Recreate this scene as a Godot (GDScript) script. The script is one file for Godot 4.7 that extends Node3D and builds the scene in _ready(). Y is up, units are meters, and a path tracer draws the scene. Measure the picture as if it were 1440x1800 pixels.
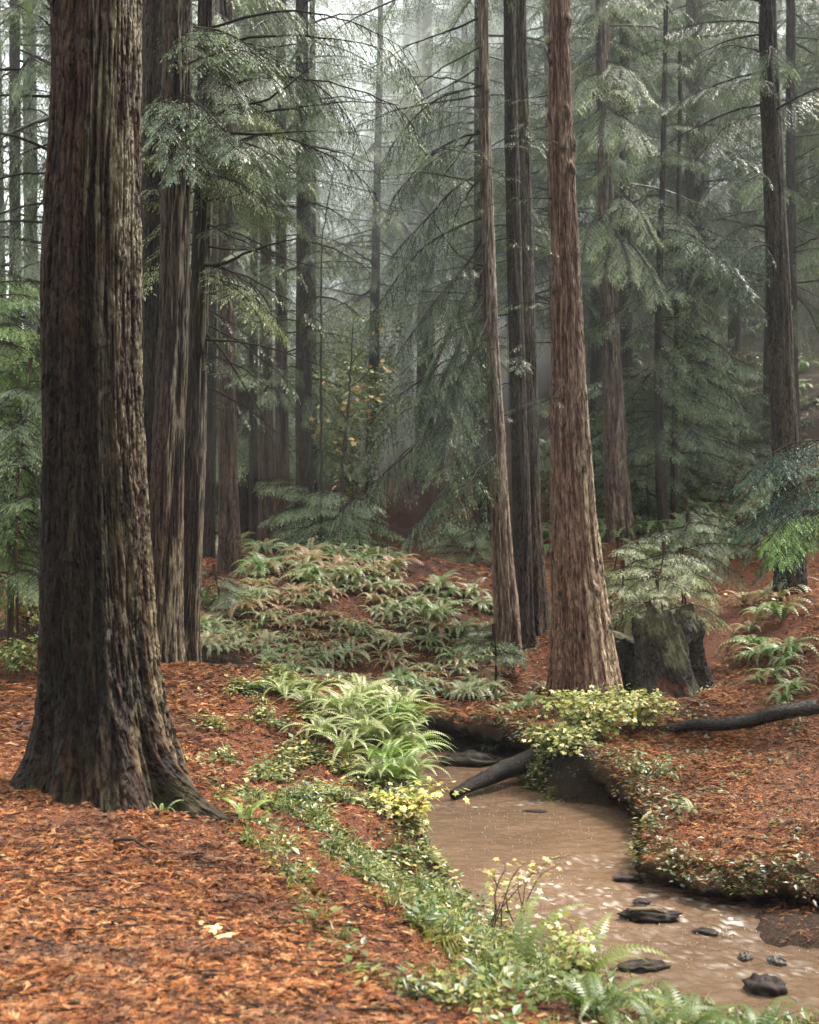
extends Node3D
# A rainy redwood ravine: a muddy creek between two needle-covered banks, tall trunks, ferns and a hazy wooded hill behind.

var rng := RandomNumberGenerator.new()
var used := {}
var M := {}
var nz := FastNoiseLite.new()      # smooth noise, one cycle about every metre at frequency 1
var nz2 := FastNoiseLite.new()
const WATER := -0.9


class MB:
	var v := PackedVector3Array()
	var n := PackedVector3Array()
	var c := PackedColorArray()
	var t := PackedVector2Array()
	var ix := PackedInt32Array()

	func tri(a: Vector3, b: Vector3, d: Vector3, col: Color) -> void:
		var nn := (d - a).cross(b - a).normalized()
		var k := v.size()
		v.push_back(a); v.push_back(b); v.push_back(d)
		n.push_back(nn); n.push_back(nn); n.push_back(nn)
		c.push_back(col); c.push_back(col); c.push_back(col)
		t.push_back(Vector2.ZERO); t.push_back(Vector2(1, 0)); t.push_back(Vector2(0, 1))
		ix.push_back(k); ix.push_back(k + 1); ix.push_back(k + 2)

	# a pointed blade from a to b, w = half width vector, widest at f
	func blade(a: Vector3, b: Vector3, w: Vector3, col: Color, f := 0.4, lift := Vector3.ZERO) -> void:
		var m := a.lerp(b, f) + lift
		var nn := (b - a).cross(w).normalized()
		var k := v.size()
		v.push_back(a); v.push_back(m + w); v.push_back(b); v.push_back(m - w)
		for i in 4:
			n.push_back(nn)
			c.push_back(col)
			t.push_back(Vector2(i * 0.3, 0))
		if (b - a).cross(m + w - a).dot(nn) > 0:
			ix.append_array(PackedInt32Array([k, k + 1, k + 2, k, k + 2, k + 3]))
		else:
			ix.append_array(PackedInt32Array([k, k + 2, k + 1, k, k + 3, k + 2]))

	func tube(p: Array, r: Array, sides: int, col: Color, cap := true, wob := 0.0, col2 := Color(-1, 0, 0)) -> void:
		var k := v.size()
		var m := p.size()
		var up := Vector3.UP
		var along := 0.0
		for i in m:
			var dir: Vector3 = (p[mini(i + 1, m - 1)] - p[maxi(i - 1, 0)]).normalized()
			if absf(dir.dot(up)) > 0.95:
				up = Vector3.RIGHT
			var x := dir.cross(up).normalized()
			var y := x.cross(dir).normalized()
			if i > 0:
				along += (p[i] - p[i - 1]).length()
			for j in sides + 1:
				var a := TAU * j / sides
				var q := x * cos(a) + y * sin(a)
				var rr: float = r[i] * (1.0 + wob * sin(a * 3.0 + along * 5.0) + wob * 0.7 * sin(a * 5.0 - along * 9.0))
				v.push_back(p[i] + q * rr)
				n.push_back(q)
				c.push_back(col if col2.r < 0 else col.lerp(col2, clampf(q.y * 0.9 + 0.2 + 0.5 * sin(along * 7.0 + a), 0, 1)))
				t.push_back(Vector2(float(j) / sides, along))
		for i in m - 1:
			for j in sides:
				var e := k + i * (sides + 1) + j
				var g := e + sides + 1
				ix.append_array(PackedInt32Array([e, e + 1, g, e + 1, g + 1, g]))
		if cap:
			for e in [0, m - 1]:
				var mid := v.size()
				var dir: Vector3 = (p[0] - p[1]).normalized() if e == 0 else (p[m - 1] - p[m - 2]).normalized()
				v.push_back(p[e]); n.push_back(dir); c.push_back(col); t.push_back(Vector2(0.5, 0.5))
				var s: int = k + e * (sides + 1)
				var first := v.size()
				for j in sides + 1:
					v.push_back(v[s + j]); n.push_back(dir); c.push_back(col); t.push_back(Vector2(0.5, 0.2))
				for j in sides:
					if e == 0:
						ix.append_array(PackedInt32Array([mid, first + j + 1, first + j]))
					else:
						ix.append_array(PackedInt32Array([mid, first + j, first + j + 1]))

	func mesh(mat: Material) -> ArrayMesh:
		var s := []
		s.resize(Mesh.ARRAY_MAX)
		s[Mesh.ARRAY_VERTEX] = v
		s[Mesh.ARRAY_NORMAL] = n
		s[Mesh.ARRAY_COLOR] = c
		s[Mesh.ARRAY_TEX_UV] = t
		s[Mesh.ARRAY_INDEX] = ix
		var am := ArrayMesh.new()
		am.add_surface_from_arrays(Mesh.PRIMITIVE_TRIANGLES, s)
		am.surface_set_material(0, mat)
		return am


func R(a: float, b: float) -> float:
	return rng.randf_range(a, b)


func jit(c: Color, k: float) -> Color:
	var f := 1.0 + R(-k, k)
	return Color(maxf(c.r * f * (1.0 + R(-k, k) * 0.4), 0.001), maxf(c.g * f, 0.001), maxf(c.b * f * (1.0 + R(-k, k) * 0.4), 0.001))


func numbered(called: String) -> String:
	var k: int = used.get(called, 0)
	used[called] = k + 1
	return called if k == 0 else "%s_%03d" % [called, k]


func tag(o: Node3D, label: String, category: String, group := "") -> Node3D:
	o.set_meta("label", label)
	o.set_meta("category", category)
	if group:
		o.set_meta("group", group)
	return o


func thing(called: String, label: String, category: String, at: Vector3, group := "", turn := 0.0) -> Node3D:
	var o := Node3D.new()
	o.name = numbered(called)
	add_child(o)
	o.position = at
	o.rotation.y = turn
	return tag(o, label, category, group)


func obj(called: String, m: Mesh, parent: Node3D = self, at := Transform3D.IDENTITY, kind := "") -> MeshInstance3D:
	var o := MeshInstance3D.new()
	o.name = numbered(called) if parent == self else called
	o.mesh = m
	o.transform = at
	if kind:
		o.set_meta("kind", kind)
	parent.add_child(o, true)
	return o


func many(called: String, m: Mesh, at: Array, cols: Array, parent: Node3D = self) -> MultiMeshInstance3D:
	var mm := MultiMesh.new()
	mm.transform_format = MultiMesh.TRANSFORM_3D
	mm.use_colors = cols.size() > 0
	mm.mesh = m
	mm.instance_count = at.size()
	for i in at.size():
		mm.set_instance_transform(i, at[i])
		if cols.size() > 0:
			mm.set_instance_color(i, cols[i])
	var o := MultiMeshInstance3D.new()
	o.name = numbered(called) if parent == self else called
	o.multimesh = mm
	o.set_meta("kind", "stuff")
	parent.add_child(o, true)
	return o


func leafy(rough: float, back: Color, spec := 0.5) -> StandardMaterial3D:
	var m := StandardMaterial3D.new()
	m.vertex_color_use_as_albedo = true
	m.roughness = rough
	m.metallic_specular = spec
	m.cull_mode = BaseMaterial3D.CULL_DISABLED
	m.backlight_enabled = true
	m.backlight = back
	return m


func noise_tex(freq: float, kind: int, normal := false, bump := 4.0, size := 512, ramp: Gradient = null, octaves := 4, seed_ := 1) -> NoiseTexture2D:
	var f := FastNoiseLite.new()
	f.noise_type = kind
	f.seed = seed_
	f.frequency = freq
	f.fractal_octaves = octaves
	var t := NoiseTexture2D.new()
	t.width = size
	t.height = size
	t.seamless = true
	t.noise = f
	t.as_normal_map = normal
	t.bump_strength = bump
	if ramp:
		t.color_ramp = ramp
	return t


func ramp(a: Color, b: Color, m := 0.5) -> Gradient:
	var g := Gradient.new()
	g.offsets = PackedFloat32Array([0.0, m, 1.0])
	g.colors = PackedColorArray([a, a.lerp(b, 0.5), b])
	return g


func materials() -> void:
	var bark := StandardMaterial3D.new()
	bark.vertex_color_use_as_albedo = true
	bark.albedo_texture = noise_tex(0.02, FastNoiseLite.TYPE_SIMPLEX, false, 4.0, 512, ramp(Color(0.55, 0.52, 0.5), Color(1, 1, 1)), 5, 3)
	bark.normal_enabled = true
	bark.normal_texture = noise_tex(0.03, FastNoiseLite.TYPE_SIMPLEX, true, 14.0, 512, null, 5, 4)
	bark.normal_scale = 1.0
	bark.uv1_scale = Vector3(4.0, 0.35, 1.0)
	bark.roughness = 0.75
	bark.metallic_specular = 0.3
	M.bark = bark
	var soil := StandardMaterial3D.new()
	soil.vertex_color_use_as_albedo = true
	soil.albedo_texture = noise_tex(0.035, FastNoiseLite.TYPE_SIMPLEX, false, 4.0, 1024, ramp(Color(0.45, 0.42, 0.42), Color(1, 1, 1)), 6, 5)
	soil.uv1_triplanar = true
	soil.uv1_world_triplanar = true
	soil.uv1_scale = Vector3(0.8, 0.8, 0.8)
	soil.normal_enabled = true
	soil.normal_texture = noise_tex(0.05, FastNoiseLite.TYPE_SIMPLEX, true, 18.0, 1024, null, 6, 6)
	soil.roughness = 0.8
	soil.metallic_specular = 0.3
	M.soil = soil
	M.needle = leafy(0.42, Color(0.45, 0.55, 0.3))
	M.fern = leafy(0.45, Color(0.5, 0.6, 0.3))
	M.leaf = leafy(0.4, Color(0.7, 0.7, 0.35))
	M.litter = leafy(0.6, Color(0.15, 0.1, 0.08), 0.3)
	M.rock = soil.duplicate()
	M.rock.roughness = 0.35
	M.rock.uv1_scale = Vector3(2.5, 2.5, 2.5)
	M.wetwood = bark.duplicate()
	M.wetwood.roughness = 0.22
	M.wetwood.uv1_scale = Vector3(3.0, 0.8, 1.0)
	var w := StandardMaterial3D.new()
	w.vertex_color_use_as_albedo = true
	w.roughness = 0.06
	w.metallic_specular = 0.5
	w.normal_enabled = true
	w.normal_texture = noise_tex(0.02, FastNoiseLite.TYPE_SIMPLEX, true, 7.0, 1024, null, 5, 9)
	w.normal_scale = 0.3
	w.uv1_scale = Vector3(0.7, 0.7, 0.7)
	M.water = w


func sm(a: float, b: float, x: float) -> float:
	return smoothstep(a, b, x)


# ---------------------------------------------------------------- terrain: a surface through surveyed points, cut by the creek
var pts := []
var wts := PackedFloat64Array()
var bank_left := [Vector2(-6, 17.3), Vector2(-4, 16.7), Vector2(-2, 16.1), Vector2(-0.8, 15.4), Vector2(0.1, 14.7), Vector2(0.33, 13.8), Vector2(0.31, 12.5), Vector2(0.3, 11.3), Vector2(0.38, 10.5), Vector2(0.7, 9.7), Vector2(0.95, 9.0), Vector2(1.3, 8.4), Vector2(1.9, 7.8), Vector2(2.7, 7.4), Vector2(4, 6.8), Vector2(9, 6)]
var bank_right := [Vector2(9, 8.7), Vector2(5, 8.95), Vector2(3.6, 9.05), Vector2(2.6, 9.2), Vector2(1.9, 9.55), Vector2(1.52, 10.2), Vector2(1.6, 11.0), Vector2(1.8, 11.7), Vector2(1.72, 12.4), Vector2(1.42, 13.1), Vector2(1.12, 14.2), Vector2(0.8, 15.3), Vector2(-0.3, 16.3), Vector2(-2, 17.1), Vector2(-4, 17.6), Vector2(-6, 18.2)]
var creek := PackedVector2Array()
var hgrid := PackedFloat32Array()
const GX0 := -44.0
const GD0 := -20.0
const GS := 0.4
const GNX := 221
const GND := 371


func mq(dx: float, dz: float) -> float:
	return sqrt(dx * dx + dz * dz + 2.0)


func survey() -> void:
	pts = [
		Vector3(0, 0.3, 0), Vector3(-4, 0.3, -2), Vector3(4, -0.3, -2), Vector3(0, 0.4, 15), Vector3(-20, 0.8, 10), Vector3(20, 0.5, 10), Vector3(0.6, -0.2, -4.5),
		Vector3(-1.513, -0.012, -5.200), Vector3(-0.289, -0.071, -5.600), Vector3(-1.813, -0.046, -6.800), Vector3(-2.119, -0.019, -9.300), Vector3(-2.757, 0.060, -9.500), Vector3(-1.257, -0.089, -8.600), Vector3(-2.347, 0.351, -13.000), Vector3(-1.621, 0.256, -13.000), Vector3(-1.083, 0.039, -12.600), Vector3(-0.437, 0.133, -12.700), Vector3(0.096, -0.175, -12.400), Vector3(-0.076, -0.258, -11.800),
		Vector3(-0.965, -0.236, -10.200), Vector3(-0.280, -0.399, -9.300), Vector3(-0.975, -0.131, -8.400), Vector3(0.141, -0.468, -8.200), Vector3(0.619, -0.476, -7.200), Vector3(1.257, -0.602, -6.800), Vector3(-3.493, 0.143, -12.000), Vector3(-5.804, 0.624, -20.000), Vector3(-8, 0.6, -14), Vector3(-6, 0.3, -8),
		Vector3(-0.155, -0.538, -18.000), Vector3(-1.190, -0.268, -17.300), Vector3(-2.786, 0.143, -18.000), Vector3(-2.618, 0.708, -20.300), Vector3(-2.062, 1.138, -21.800), Vector3(-0.733, 1.130, -21.300), Vector3(-0.991, 0.349, -19.200), Vector3(0.698, 0.429, -20.300), Vector3(-1.475, 1.105, -24.500), Vector3(0.464, 1.025, -21.600), Vector3(0.928, -0.534, -16.600), Vector3(0.643, -0.251, -18.700), Vector3(1.567, -0.050, -19.700), Vector3(1.962, -0.537, -16.300),
		Vector3(1.010, 0.969, -23.500), Vector3(2.324, 0.969, -23.500), Vector3(-0.267, 1.534, -31.000), Vector3(0.464, 2.464, -36.000), Vector3(2.992, 1.439, -29.000), Vector3(2.696, -0.412, -16.500), Vector3(3.095, -0.515, -15.000), Vector3(4.220, -0.494, -14.500), Vector3(2.917, -0.515, -11.700), Vector3(3.027, -0.504, -10.400), Vector3(2.187, -0.620, -10.600), Vector3(4.334, -0.167, -18.000), Vector3(5.391, 0.581, -22.000),
		Vector3(5.185, 0.452, -18.000), Vector3(4.609, -0.098, -16.000), Vector3(3.605, 0.323, -19.500), Vector3(4.248, 1.441, -26.000), Vector3(6.380, 2.000, -28.000), Vector3(8.917, 3.462, -34.000), Vector3(11.015, 6.514, -42.000), Vector3(4.093, 2.731, -34.000), Vector3(7.317, 3.909, -37.000),
		Vector3(7, -0.3, -11), Vector3(8, 0.6, -16), Vector3(-9, 1.0, -22), Vector3(-15, 1.4, -35), Vector3(-8, 2.2, -45), Vector3(-1, 4.2, -50), Vector3(10, 13, -55), Vector3(20, 10, -40), Vector3(22, 4.5, -24), Vector3(-24, 1.5, -20),
		Vector3(-22, 4.5, -58), Vector3(0, 9, -72), Vector3(28, 26, -78), Vector3(-30, 9, -85), Vector3(0, 17, -100), Vector3(40, 30, -100), Vector3(-40, 14, -110), Vector3(40, 18, -50), Vector3(-42, 4, -40), Vector3(40, 2, 0), Vector3(-42, 1, -5), Vector3(0, 24, -126), Vector3(42, 36, -126), Vector3(-42, 18, -126)]
	var n := pts.size()
	var a := []
	for i in n:
		var row := PackedFloat64Array()
		for j in n:
			row.push_back(mq(pts[i].x - pts[j].x, pts[i].z - pts[j].z))
		row[i] -= 0.05
		row.push_back(pts[i].y)
		a.push_back(row)
	for i in n:
		var best := i
		for k in range(i + 1, n):
			if absf(a[k][i]) > absf(a[best][i]):
				best = k
		var sw = a[i]; a[i] = a[best]; a[best] = sw
		for k in range(i + 1, n):
			var f: float = a[k][i] / a[i][i]
			if f != 0.0:
				var rk: PackedFloat64Array = a[k]
				var ri: PackedFloat64Array = a[i]
				for j in range(i, n + 1):
					rk[j] -= f * ri[j]
				a[k] = rk
	wts.resize(n)
	for i in range(n - 1, -1, -1):
		var s: float = a[i][n]
		for j in range(i + 1, n):
			s -= a[i][j] * wts[j]
		wts[i] = s / a[i][i]
	hgrid.resize(GNX * GND)
	var xs := PackedFloat32Array()
	var zs := PackedFloat32Array()
	for p in pts:
		xs.push_back(p.x)
		zs.push_back(p.z)
	for j in GND:
		var z := -(GD0 + j * GS)
		for i in GNX:
			var x := GX0 + i * GS
			var s := 0.0
			for k in n:
				var dx := x - xs[k]
				var dz := z - zs[k]
				s += wts[k] * sqrt(dx * dx + dz * dz + 2.0)
			hgrid[j * GNX + i] = s
	for p in bank_left:
		creek.push_back(p)
	for p in bank_right:
		creek.push_back(p)


func plain_height(x: float, d: float) -> float:
	var fx := clampf((x - GX0) / GS, 0, GNX - 1.001)
	var fd := clampf((d - GD0) / GS, 0, GND - 1.001)
	var i := int(fx)
	var j := int(fd)
	fx -= i
	fd -= j
	var k := j * GNX + i
	return lerpf(lerpf(hgrid[k], hgrid[k + 1], fx), lerpf(hgrid[k + GNX], hgrid[k + GNX + 1], fx), fd)


# distance to the creek's edge, negative in the water
func shore(x: float, d: float) -> float:
	if x < -7 or x > 10 or d < 3 or d > 22:
		return 9.0
	var p := Vector2(x, d)
	var best := 1e9
	var n := creek.size()
	var inside := false
	var j := n - 1
	for i in n:
		var a := creek[i]
		var b := creek[j]
		var e := b - a
		var q := a + e * clampf((p - a).dot(e) / e.length_squared(), 0, 1)
		best = minf(best, p.distance_squared_to(q))
		if (a.y > d) != (b.y > d) and x < (b.x - a.x) * (d - a.y) / (b.y - a.y) + a.x:
			inside = not inside
		j = i
	var s := sqrt(best)
	s = -s if inside else s
	return s + 0.07 * nz.get_noise_2d(x * 3.0, d * 3.0) + 0.03 * nz.get_noise_2d(x * 9.0, d * 9.0)


func gentleness(x: float, d: float) -> float:
	# the near left bank slopes, the cut banks stand
	return sm(10.6, 9.6, d) * sm(0.35, -0.1, x - (0.75 + (9.6 - d) * 0.62))


func undercut(x: float, d: float) -> float:
	return sm(1.3, 1.5, x) * sm(13.4, 12.6, d) * sm(8.0, 8.6, d) + 0.7 * sm(14.5, 13.5, d) * sm(10.8, 11.6, d) * sm(0.9, 0.3, x) + 0.8 * sm(14.0, 14.8, d) * sm(17.5, 16.5, d) * sm(0.0, 0.6, x)


func height_at(x: float, d: float, s: float) -> float:
	var h := plain_height(x, d)
	var far := sm(12, 40, d)
	h += (0.05 + 0.3 * far) * nz.get_noise_2d(x * 0.5, d * 0.5) + (0.025 + 0.05 * far) * nz.get_noise_2d(x * 2.1, d * 2.1) + 0.012 * nz.get_noise_2d(x * 7.0, d * 7.0)
	if s < 3.0:
		var g := gentleness(x, d)
		var w := lerpf(0.42 + 0.16 * undercut(x, d), 1.5, g)
		var k := clampf(s / w, 0, 1)
		var wall := k * k * (3.0 - 2.0 * k)
		var uc := undercut(x, d)
		if uc > 0.05:
			wall = lerpf(wall, lerpf(0.0, 0.5, sm(0.0, 0.62, k)) + 0.5 * sqrt(sm(0.6, 1.0, k)), minf(uc, 1.0))
		var bed := WATER - 0.08 - 0.25 * clampf(-s / 0.4, 0, 1)
		h = lerpf(bed, maxf(h, WATER + 0.06), wall) + (0.05 * nz.get_noise_2d(x * 5.0, d * 5.0) * sm(0.0, 0.3, k) * sm(1.5, 1.0, k))
		# a low bar of red gravel under the right bank
		var bar := sm(0.5, 0.15, absf(s + 0.2)) * sm(2.0, 2.5, x) * sm(8.3, 8.6, d)
		h = maxf(h, lerpf(h, WATER + 0.05 + 0.03 * nz.get_noise_2d(x * 6.0, d * 6.0), bar))
	return h


func ground(x: float, d: float) -> Vector3:
	var s := shore(x, d)
	return bank_shape(Vector3(x, height_at(x, d, s), -d), x, d, s)


# hollows the cut banks out under their lips
func bank_shape(p: Vector3, x: float, d: float, s: float) -> Vector3:
	if s < 1.2 and s > -0.5:
		var u := undercut(x, d)
		if u > 0.01:
			var gx := shore(x + 0.15, d) - shore(x - 0.15, d)
			var gd := shore(x, d + 0.15) - shore(x, d - 0.15)
			var g := Vector2(gx, gd).normalized()
			var push := u * (0.55 * sm(-0.45, 0.08, s) * sm(0.36, 0.2, s) - 0.1 * sm(0.25, 0.4, s) * sm(1.2, 0.5, s))
			var rough := u * sm(1.0, 0.5, s) * sm(0.0, 0.2, s)
			push += rough * (0.06 * nz.get_noise_2d(x * 7.0, d * 7.0) + 0.035 * nz2.get_noise_2d(x * 17.0, d * 17.0))
			p.x += g.x * push
			p.z -= g.y * push
			p.y += rough * (0.05 * nz2.get_noise_2d(x * 9.0 + 5.0, d * 9.0) + 0.03 * nz.get_noise_2d(x * 19.0, d * 19.0))
	return p


func steps(lo: float, hi: float, a: float, b: float, fine: float, grow: float) -> PackedFloat32Array:
	var mid := []
	var x := a
	while x < b:
		mid.push_back(x)
		x += fine
	var right := []
	var st := fine
	while x < hi:
		right.push_back(x)
		st *= grow
		x += st
	right.push_back(hi)
	var left := []
	x = a
	st = fine
	while true:
		st *= grow
		x -= st
		if x <= lo:
			break
		left.push_front(x)
	left.push_front(lo)
	return PackedFloat32Array(left + mid + right)


# how trodden the ground is: over the right plateau and up the slope, and across behind the ferns
func trodden(x: float, d: float) -> float:
	var px := 3.5 + (d - 10.0) * 0.13 + 0.35 * sin(d * 0.5)
	var on := sm(1.0, 0.35, absf(x - px)) * sm(9.8, 10.8, d) * sm(27, 23, d) * 0.8
	return maxf(on, sm(0.9, 0.3, absf(d - 23.4)) * sm(-0.8, 0.0, x) * sm(4.0, 2.8, x) * 0.8)


func soil_color(x: float, d: float, s: float, h: float) -> Color:
	var a := nz2.get_noise_2d(x * 0.9, d * 0.9)
	var b := nz2.get_noise_2d(x * 4.0 + 30.0, d * 4.0)
	var litter := Color(0.25, 0.086, 0.032).lerp(Color(0.13, 0.048, 0.022), clampf(0.5 + a * 0.9 + b * 0.5, 0, 1))
	var dark := Color(0.035, 0.022, 0.015).lerp(Color(0.1, 0.042, 0.024), clampf(0.5 + a + b, 0, 1))
	var path := Color(0.26, 0.11, 0.056).lerp(Color(0.18, 0.085, 0.05), clampf(0.5 + b * 1.2, 0, 1))
	var c := litter
	# the slope of ferns and the far hill are browner; shade among the ferns is painted in
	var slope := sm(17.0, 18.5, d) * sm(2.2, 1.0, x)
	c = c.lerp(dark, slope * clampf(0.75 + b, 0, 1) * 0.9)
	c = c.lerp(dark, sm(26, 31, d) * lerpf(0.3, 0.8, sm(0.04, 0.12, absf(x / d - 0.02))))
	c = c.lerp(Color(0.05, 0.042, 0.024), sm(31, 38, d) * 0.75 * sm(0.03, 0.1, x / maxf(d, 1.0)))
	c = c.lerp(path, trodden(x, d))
	if s < 1.6:
		var g := gentleness(x, d)
		var shaded_earth := Color(0.028, 0.018, 0.012)
		c = c.lerp(Color(0.07, 0.06, 0.028), sm(0.8, 0.5, s + 0.25 * b) * (1.0 - g) * 0.8)
		c = c.lerp(shaded_earth, sm(0.46, 0.3, s) * (1.0 - g))  # dark soil of the cut bank, blackened further to paint the undercut shade
		c = c.lerp(litter.lerp(Color(0.12, 0.08, 0.06), clampf(0.4 + b * 1.5, 0, 1)), sm(0.14, -0.1, s) * sm(1.9, 2.3, x) * sm(8.3, 8.6, d))
		c = c.lerp(Color(0.07, 0.04, 0.024), sm(0.35, 0.0, s))
	return c


func terrain() -> void:
	var xs := steps(-95, 95, -4.6, 4.6, 0.06, 1.07)
	var ds := steps(-30, 160, 5.0, 17.5, 0.06, 1.045)
	var nx := xs.size()
	var nd := ds.size()
	var b := MB.new()
	for j in nd:
		var d := ds[j]
		for i in nx:
			var x := xs[i]
			var s := shore(x, d)
			var p := Vector3(x, height_at(x, d, s), -d)
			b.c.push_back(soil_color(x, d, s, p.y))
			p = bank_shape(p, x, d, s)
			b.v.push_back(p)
			b.t.push_back(Vector2(x, d))
	for j in nd:
		for i in nx:
			var k := j * nx + i
			var e := b.v[j * nx + mini(i + 1, nx - 1)] - b.v[j * nx + maxi(i - 1, 0)]
			var f := b.v[mini(j + 1, nd - 1) * nx + i] - b.v[maxi(j - 1, 0) * nx + i]
			b.n.push_back(e.cross(f).normalized())
	for j in nd - 1:
		for i in nx - 1:
			var k := j * nx + i
			b.ix.append_array(PackedInt32Array([k, k + nx, k + 1, k + 1, k + nx, k + nx + 1]))
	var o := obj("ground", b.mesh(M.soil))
	o.set_meta("kind", "structure")
	o.set_meta("label", "reddish forest floor of fallen needles cut by the creek and rising to a hill")


func stream() -> void:
	var b := MB.new()
	var st := 0.035
	var at := {}
	var d := 4.5
	while d < 20.5:
		var x := -6.0
		while x < 9.0:
			var s := shore(x, d)
			if s < 0.55:
				var swell := 0.012 * nz.get_noise_2d(x * 2.5, d * 4.5) + 0.006 * nz.get_noise_2d(x * 8.0, d * 10.0)
				# broken water over the stones, and a low sill further up
				var riff := sm(0.7, 0.2, absf(d - 10.0 + (x - 1.2) * 0.55)) * sm(0.5, 0.8, x) + 0.8 * sm(0.16, 0.05, absf(d - 13.0 - 0.12 * x)) * sm(-0.2, 0.0, 1.5 - x)
				riff = maxf(riff, 0.7 * sm(0.35, 0.1, absf(d - 10.95 - 0.1 * (x - 1.4))) * sm(1.0, 1.3, x) * sm(2.2, 1.9, x))
				riff = maxf(riff, 0.5 * sm(0.9, 0.4, absf(d - 8.7 + (x - 2.0) * 0.4)))
				var al := x * 0.6 - d * 0.8
				var ac := x * 0.8 + d * 0.6
				var k := 1.0 - absf(nz2.get_noise_2d(al * 4.0 + 0.5 * sin(ac * 4.0), ac * 7.0)) * 2.6
				swell += riff * (0.022 * nz.get_noise_2d(al * 4.0, ac * 8.0) + 0.014 * nz2.get_noise_2d(al * 9.0, ac * 15.0)) + 0.004 * nz2.get_noise_2d(al * 6.0, ac * 6.0)
				var foam_glint := riff * sm(0.45, 0.92, k) * sm(-0.25, 0.25, nz.get_noise_2d(x * 3.0, d * 6.0)) * sm(-0.3, 0.3, nz.get_noise_2d(x * 20.0, d * 26.0))
				var mud := Color(0.13, 0.083, 0.053).lerp(Color(0.105, 0.065, 0.041), clampf(0.5 + nz2.get_noise_2d(x, d * 0.8), 0, 1))
				at[Vector2i(roundi(x / st), roundi(d / st))] = b.v.size()
				b.v.push_back(Vector3(x, WATER + swell, -d))
				b.c.push_back(mud.lerp(Color(0.52, 0.48, 0.43), clampf(foam_glint, 0, 0.8)))  # pale riffle colour: foam, with glints of sky painted in
				b.t.push_back(Vector2(x, d))
				b.n.push_back(Vector3.UP)
			x += st
		d += st
	for k: Vector2i in at:
		var a: int = at[k]
		var r: int = at.get(k + Vector2i(1, 0), -1)
		var u: int = at.get(k + Vector2i(0, 1), -1)
		if r >= 0 and u >= 0:
			b.n[a] = (b.v[r] - b.v[a]).cross(b.v[u] - b.v[a]).normalized()
			var ru: int = at.get(k + Vector2i(1, 1), -1)
			b.ix.append_array(PackedInt32Array([a, u, r]))
			if ru >= 0:
				b.ix.append_array(PackedInt32Array([r, u, ru]))
	var o := obj("creek_water", b.mesh(M.water))
	o.set_meta("kind", "structure")
	o.set_meta("label", "muddy brown creek water with pale broken riffles")


# ---------------------------------------------------------------- trunks and boughs
var BO := {}        # kind -> list of [limb mesh, foliage mesh, both joined]
var FERN := {}      # kind -> list of meshes
var FROND := {}


# radius and centre of a trunk by its stations [centre, radius] from the top down, in the tree's own axes
func trunk_at(st: Array, y: float) -> Array:
	var n := st.size()
	if y >= st[0][0].y:
		var a: Vector3 = st[0][0]
		var b: Vector3 = st[mini(2, n - 1)][0]
		var up := y - a.y
		var lean := (a - b) / maxf(a.y - b.y, 0.1)
		return [Vector3(a.x + lean.x * minf(up, 3.0) * 0.7, y, a.z + lean.z * minf(up, 3.0) * 0.7), maxf(st[0][1] * (1.0 - up / 26.0), 0.03)]
	for i in n - 1:
		var hi: Vector3 = st[i][0]
		var lo: Vector3 = st[i + 1][0]
		if y >= lo.y:
			var k := (y - lo.y) / maxf(hi.y - lo.y, 0.001)
			var p0: Vector3 = st[mini(i + 2, n - 1)][0]
			var p3: Vector3 = st[maxi(i - 1, 0)][0]
			var q := lo.cubic_interpolate_in_time(hi, p0, p3, k, hi.y - lo.y, minf(p0.y - lo.y, -0.001), p3.y - lo.y + 0.001)
			return [Vector3(q.x, y, q.z), lerpf(st[i + 1][1], st[i][1], k)]
	return [Vector3(st[n - 1][0].x, y, st[n - 1][0].z), st[n - 1][1]]


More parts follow.
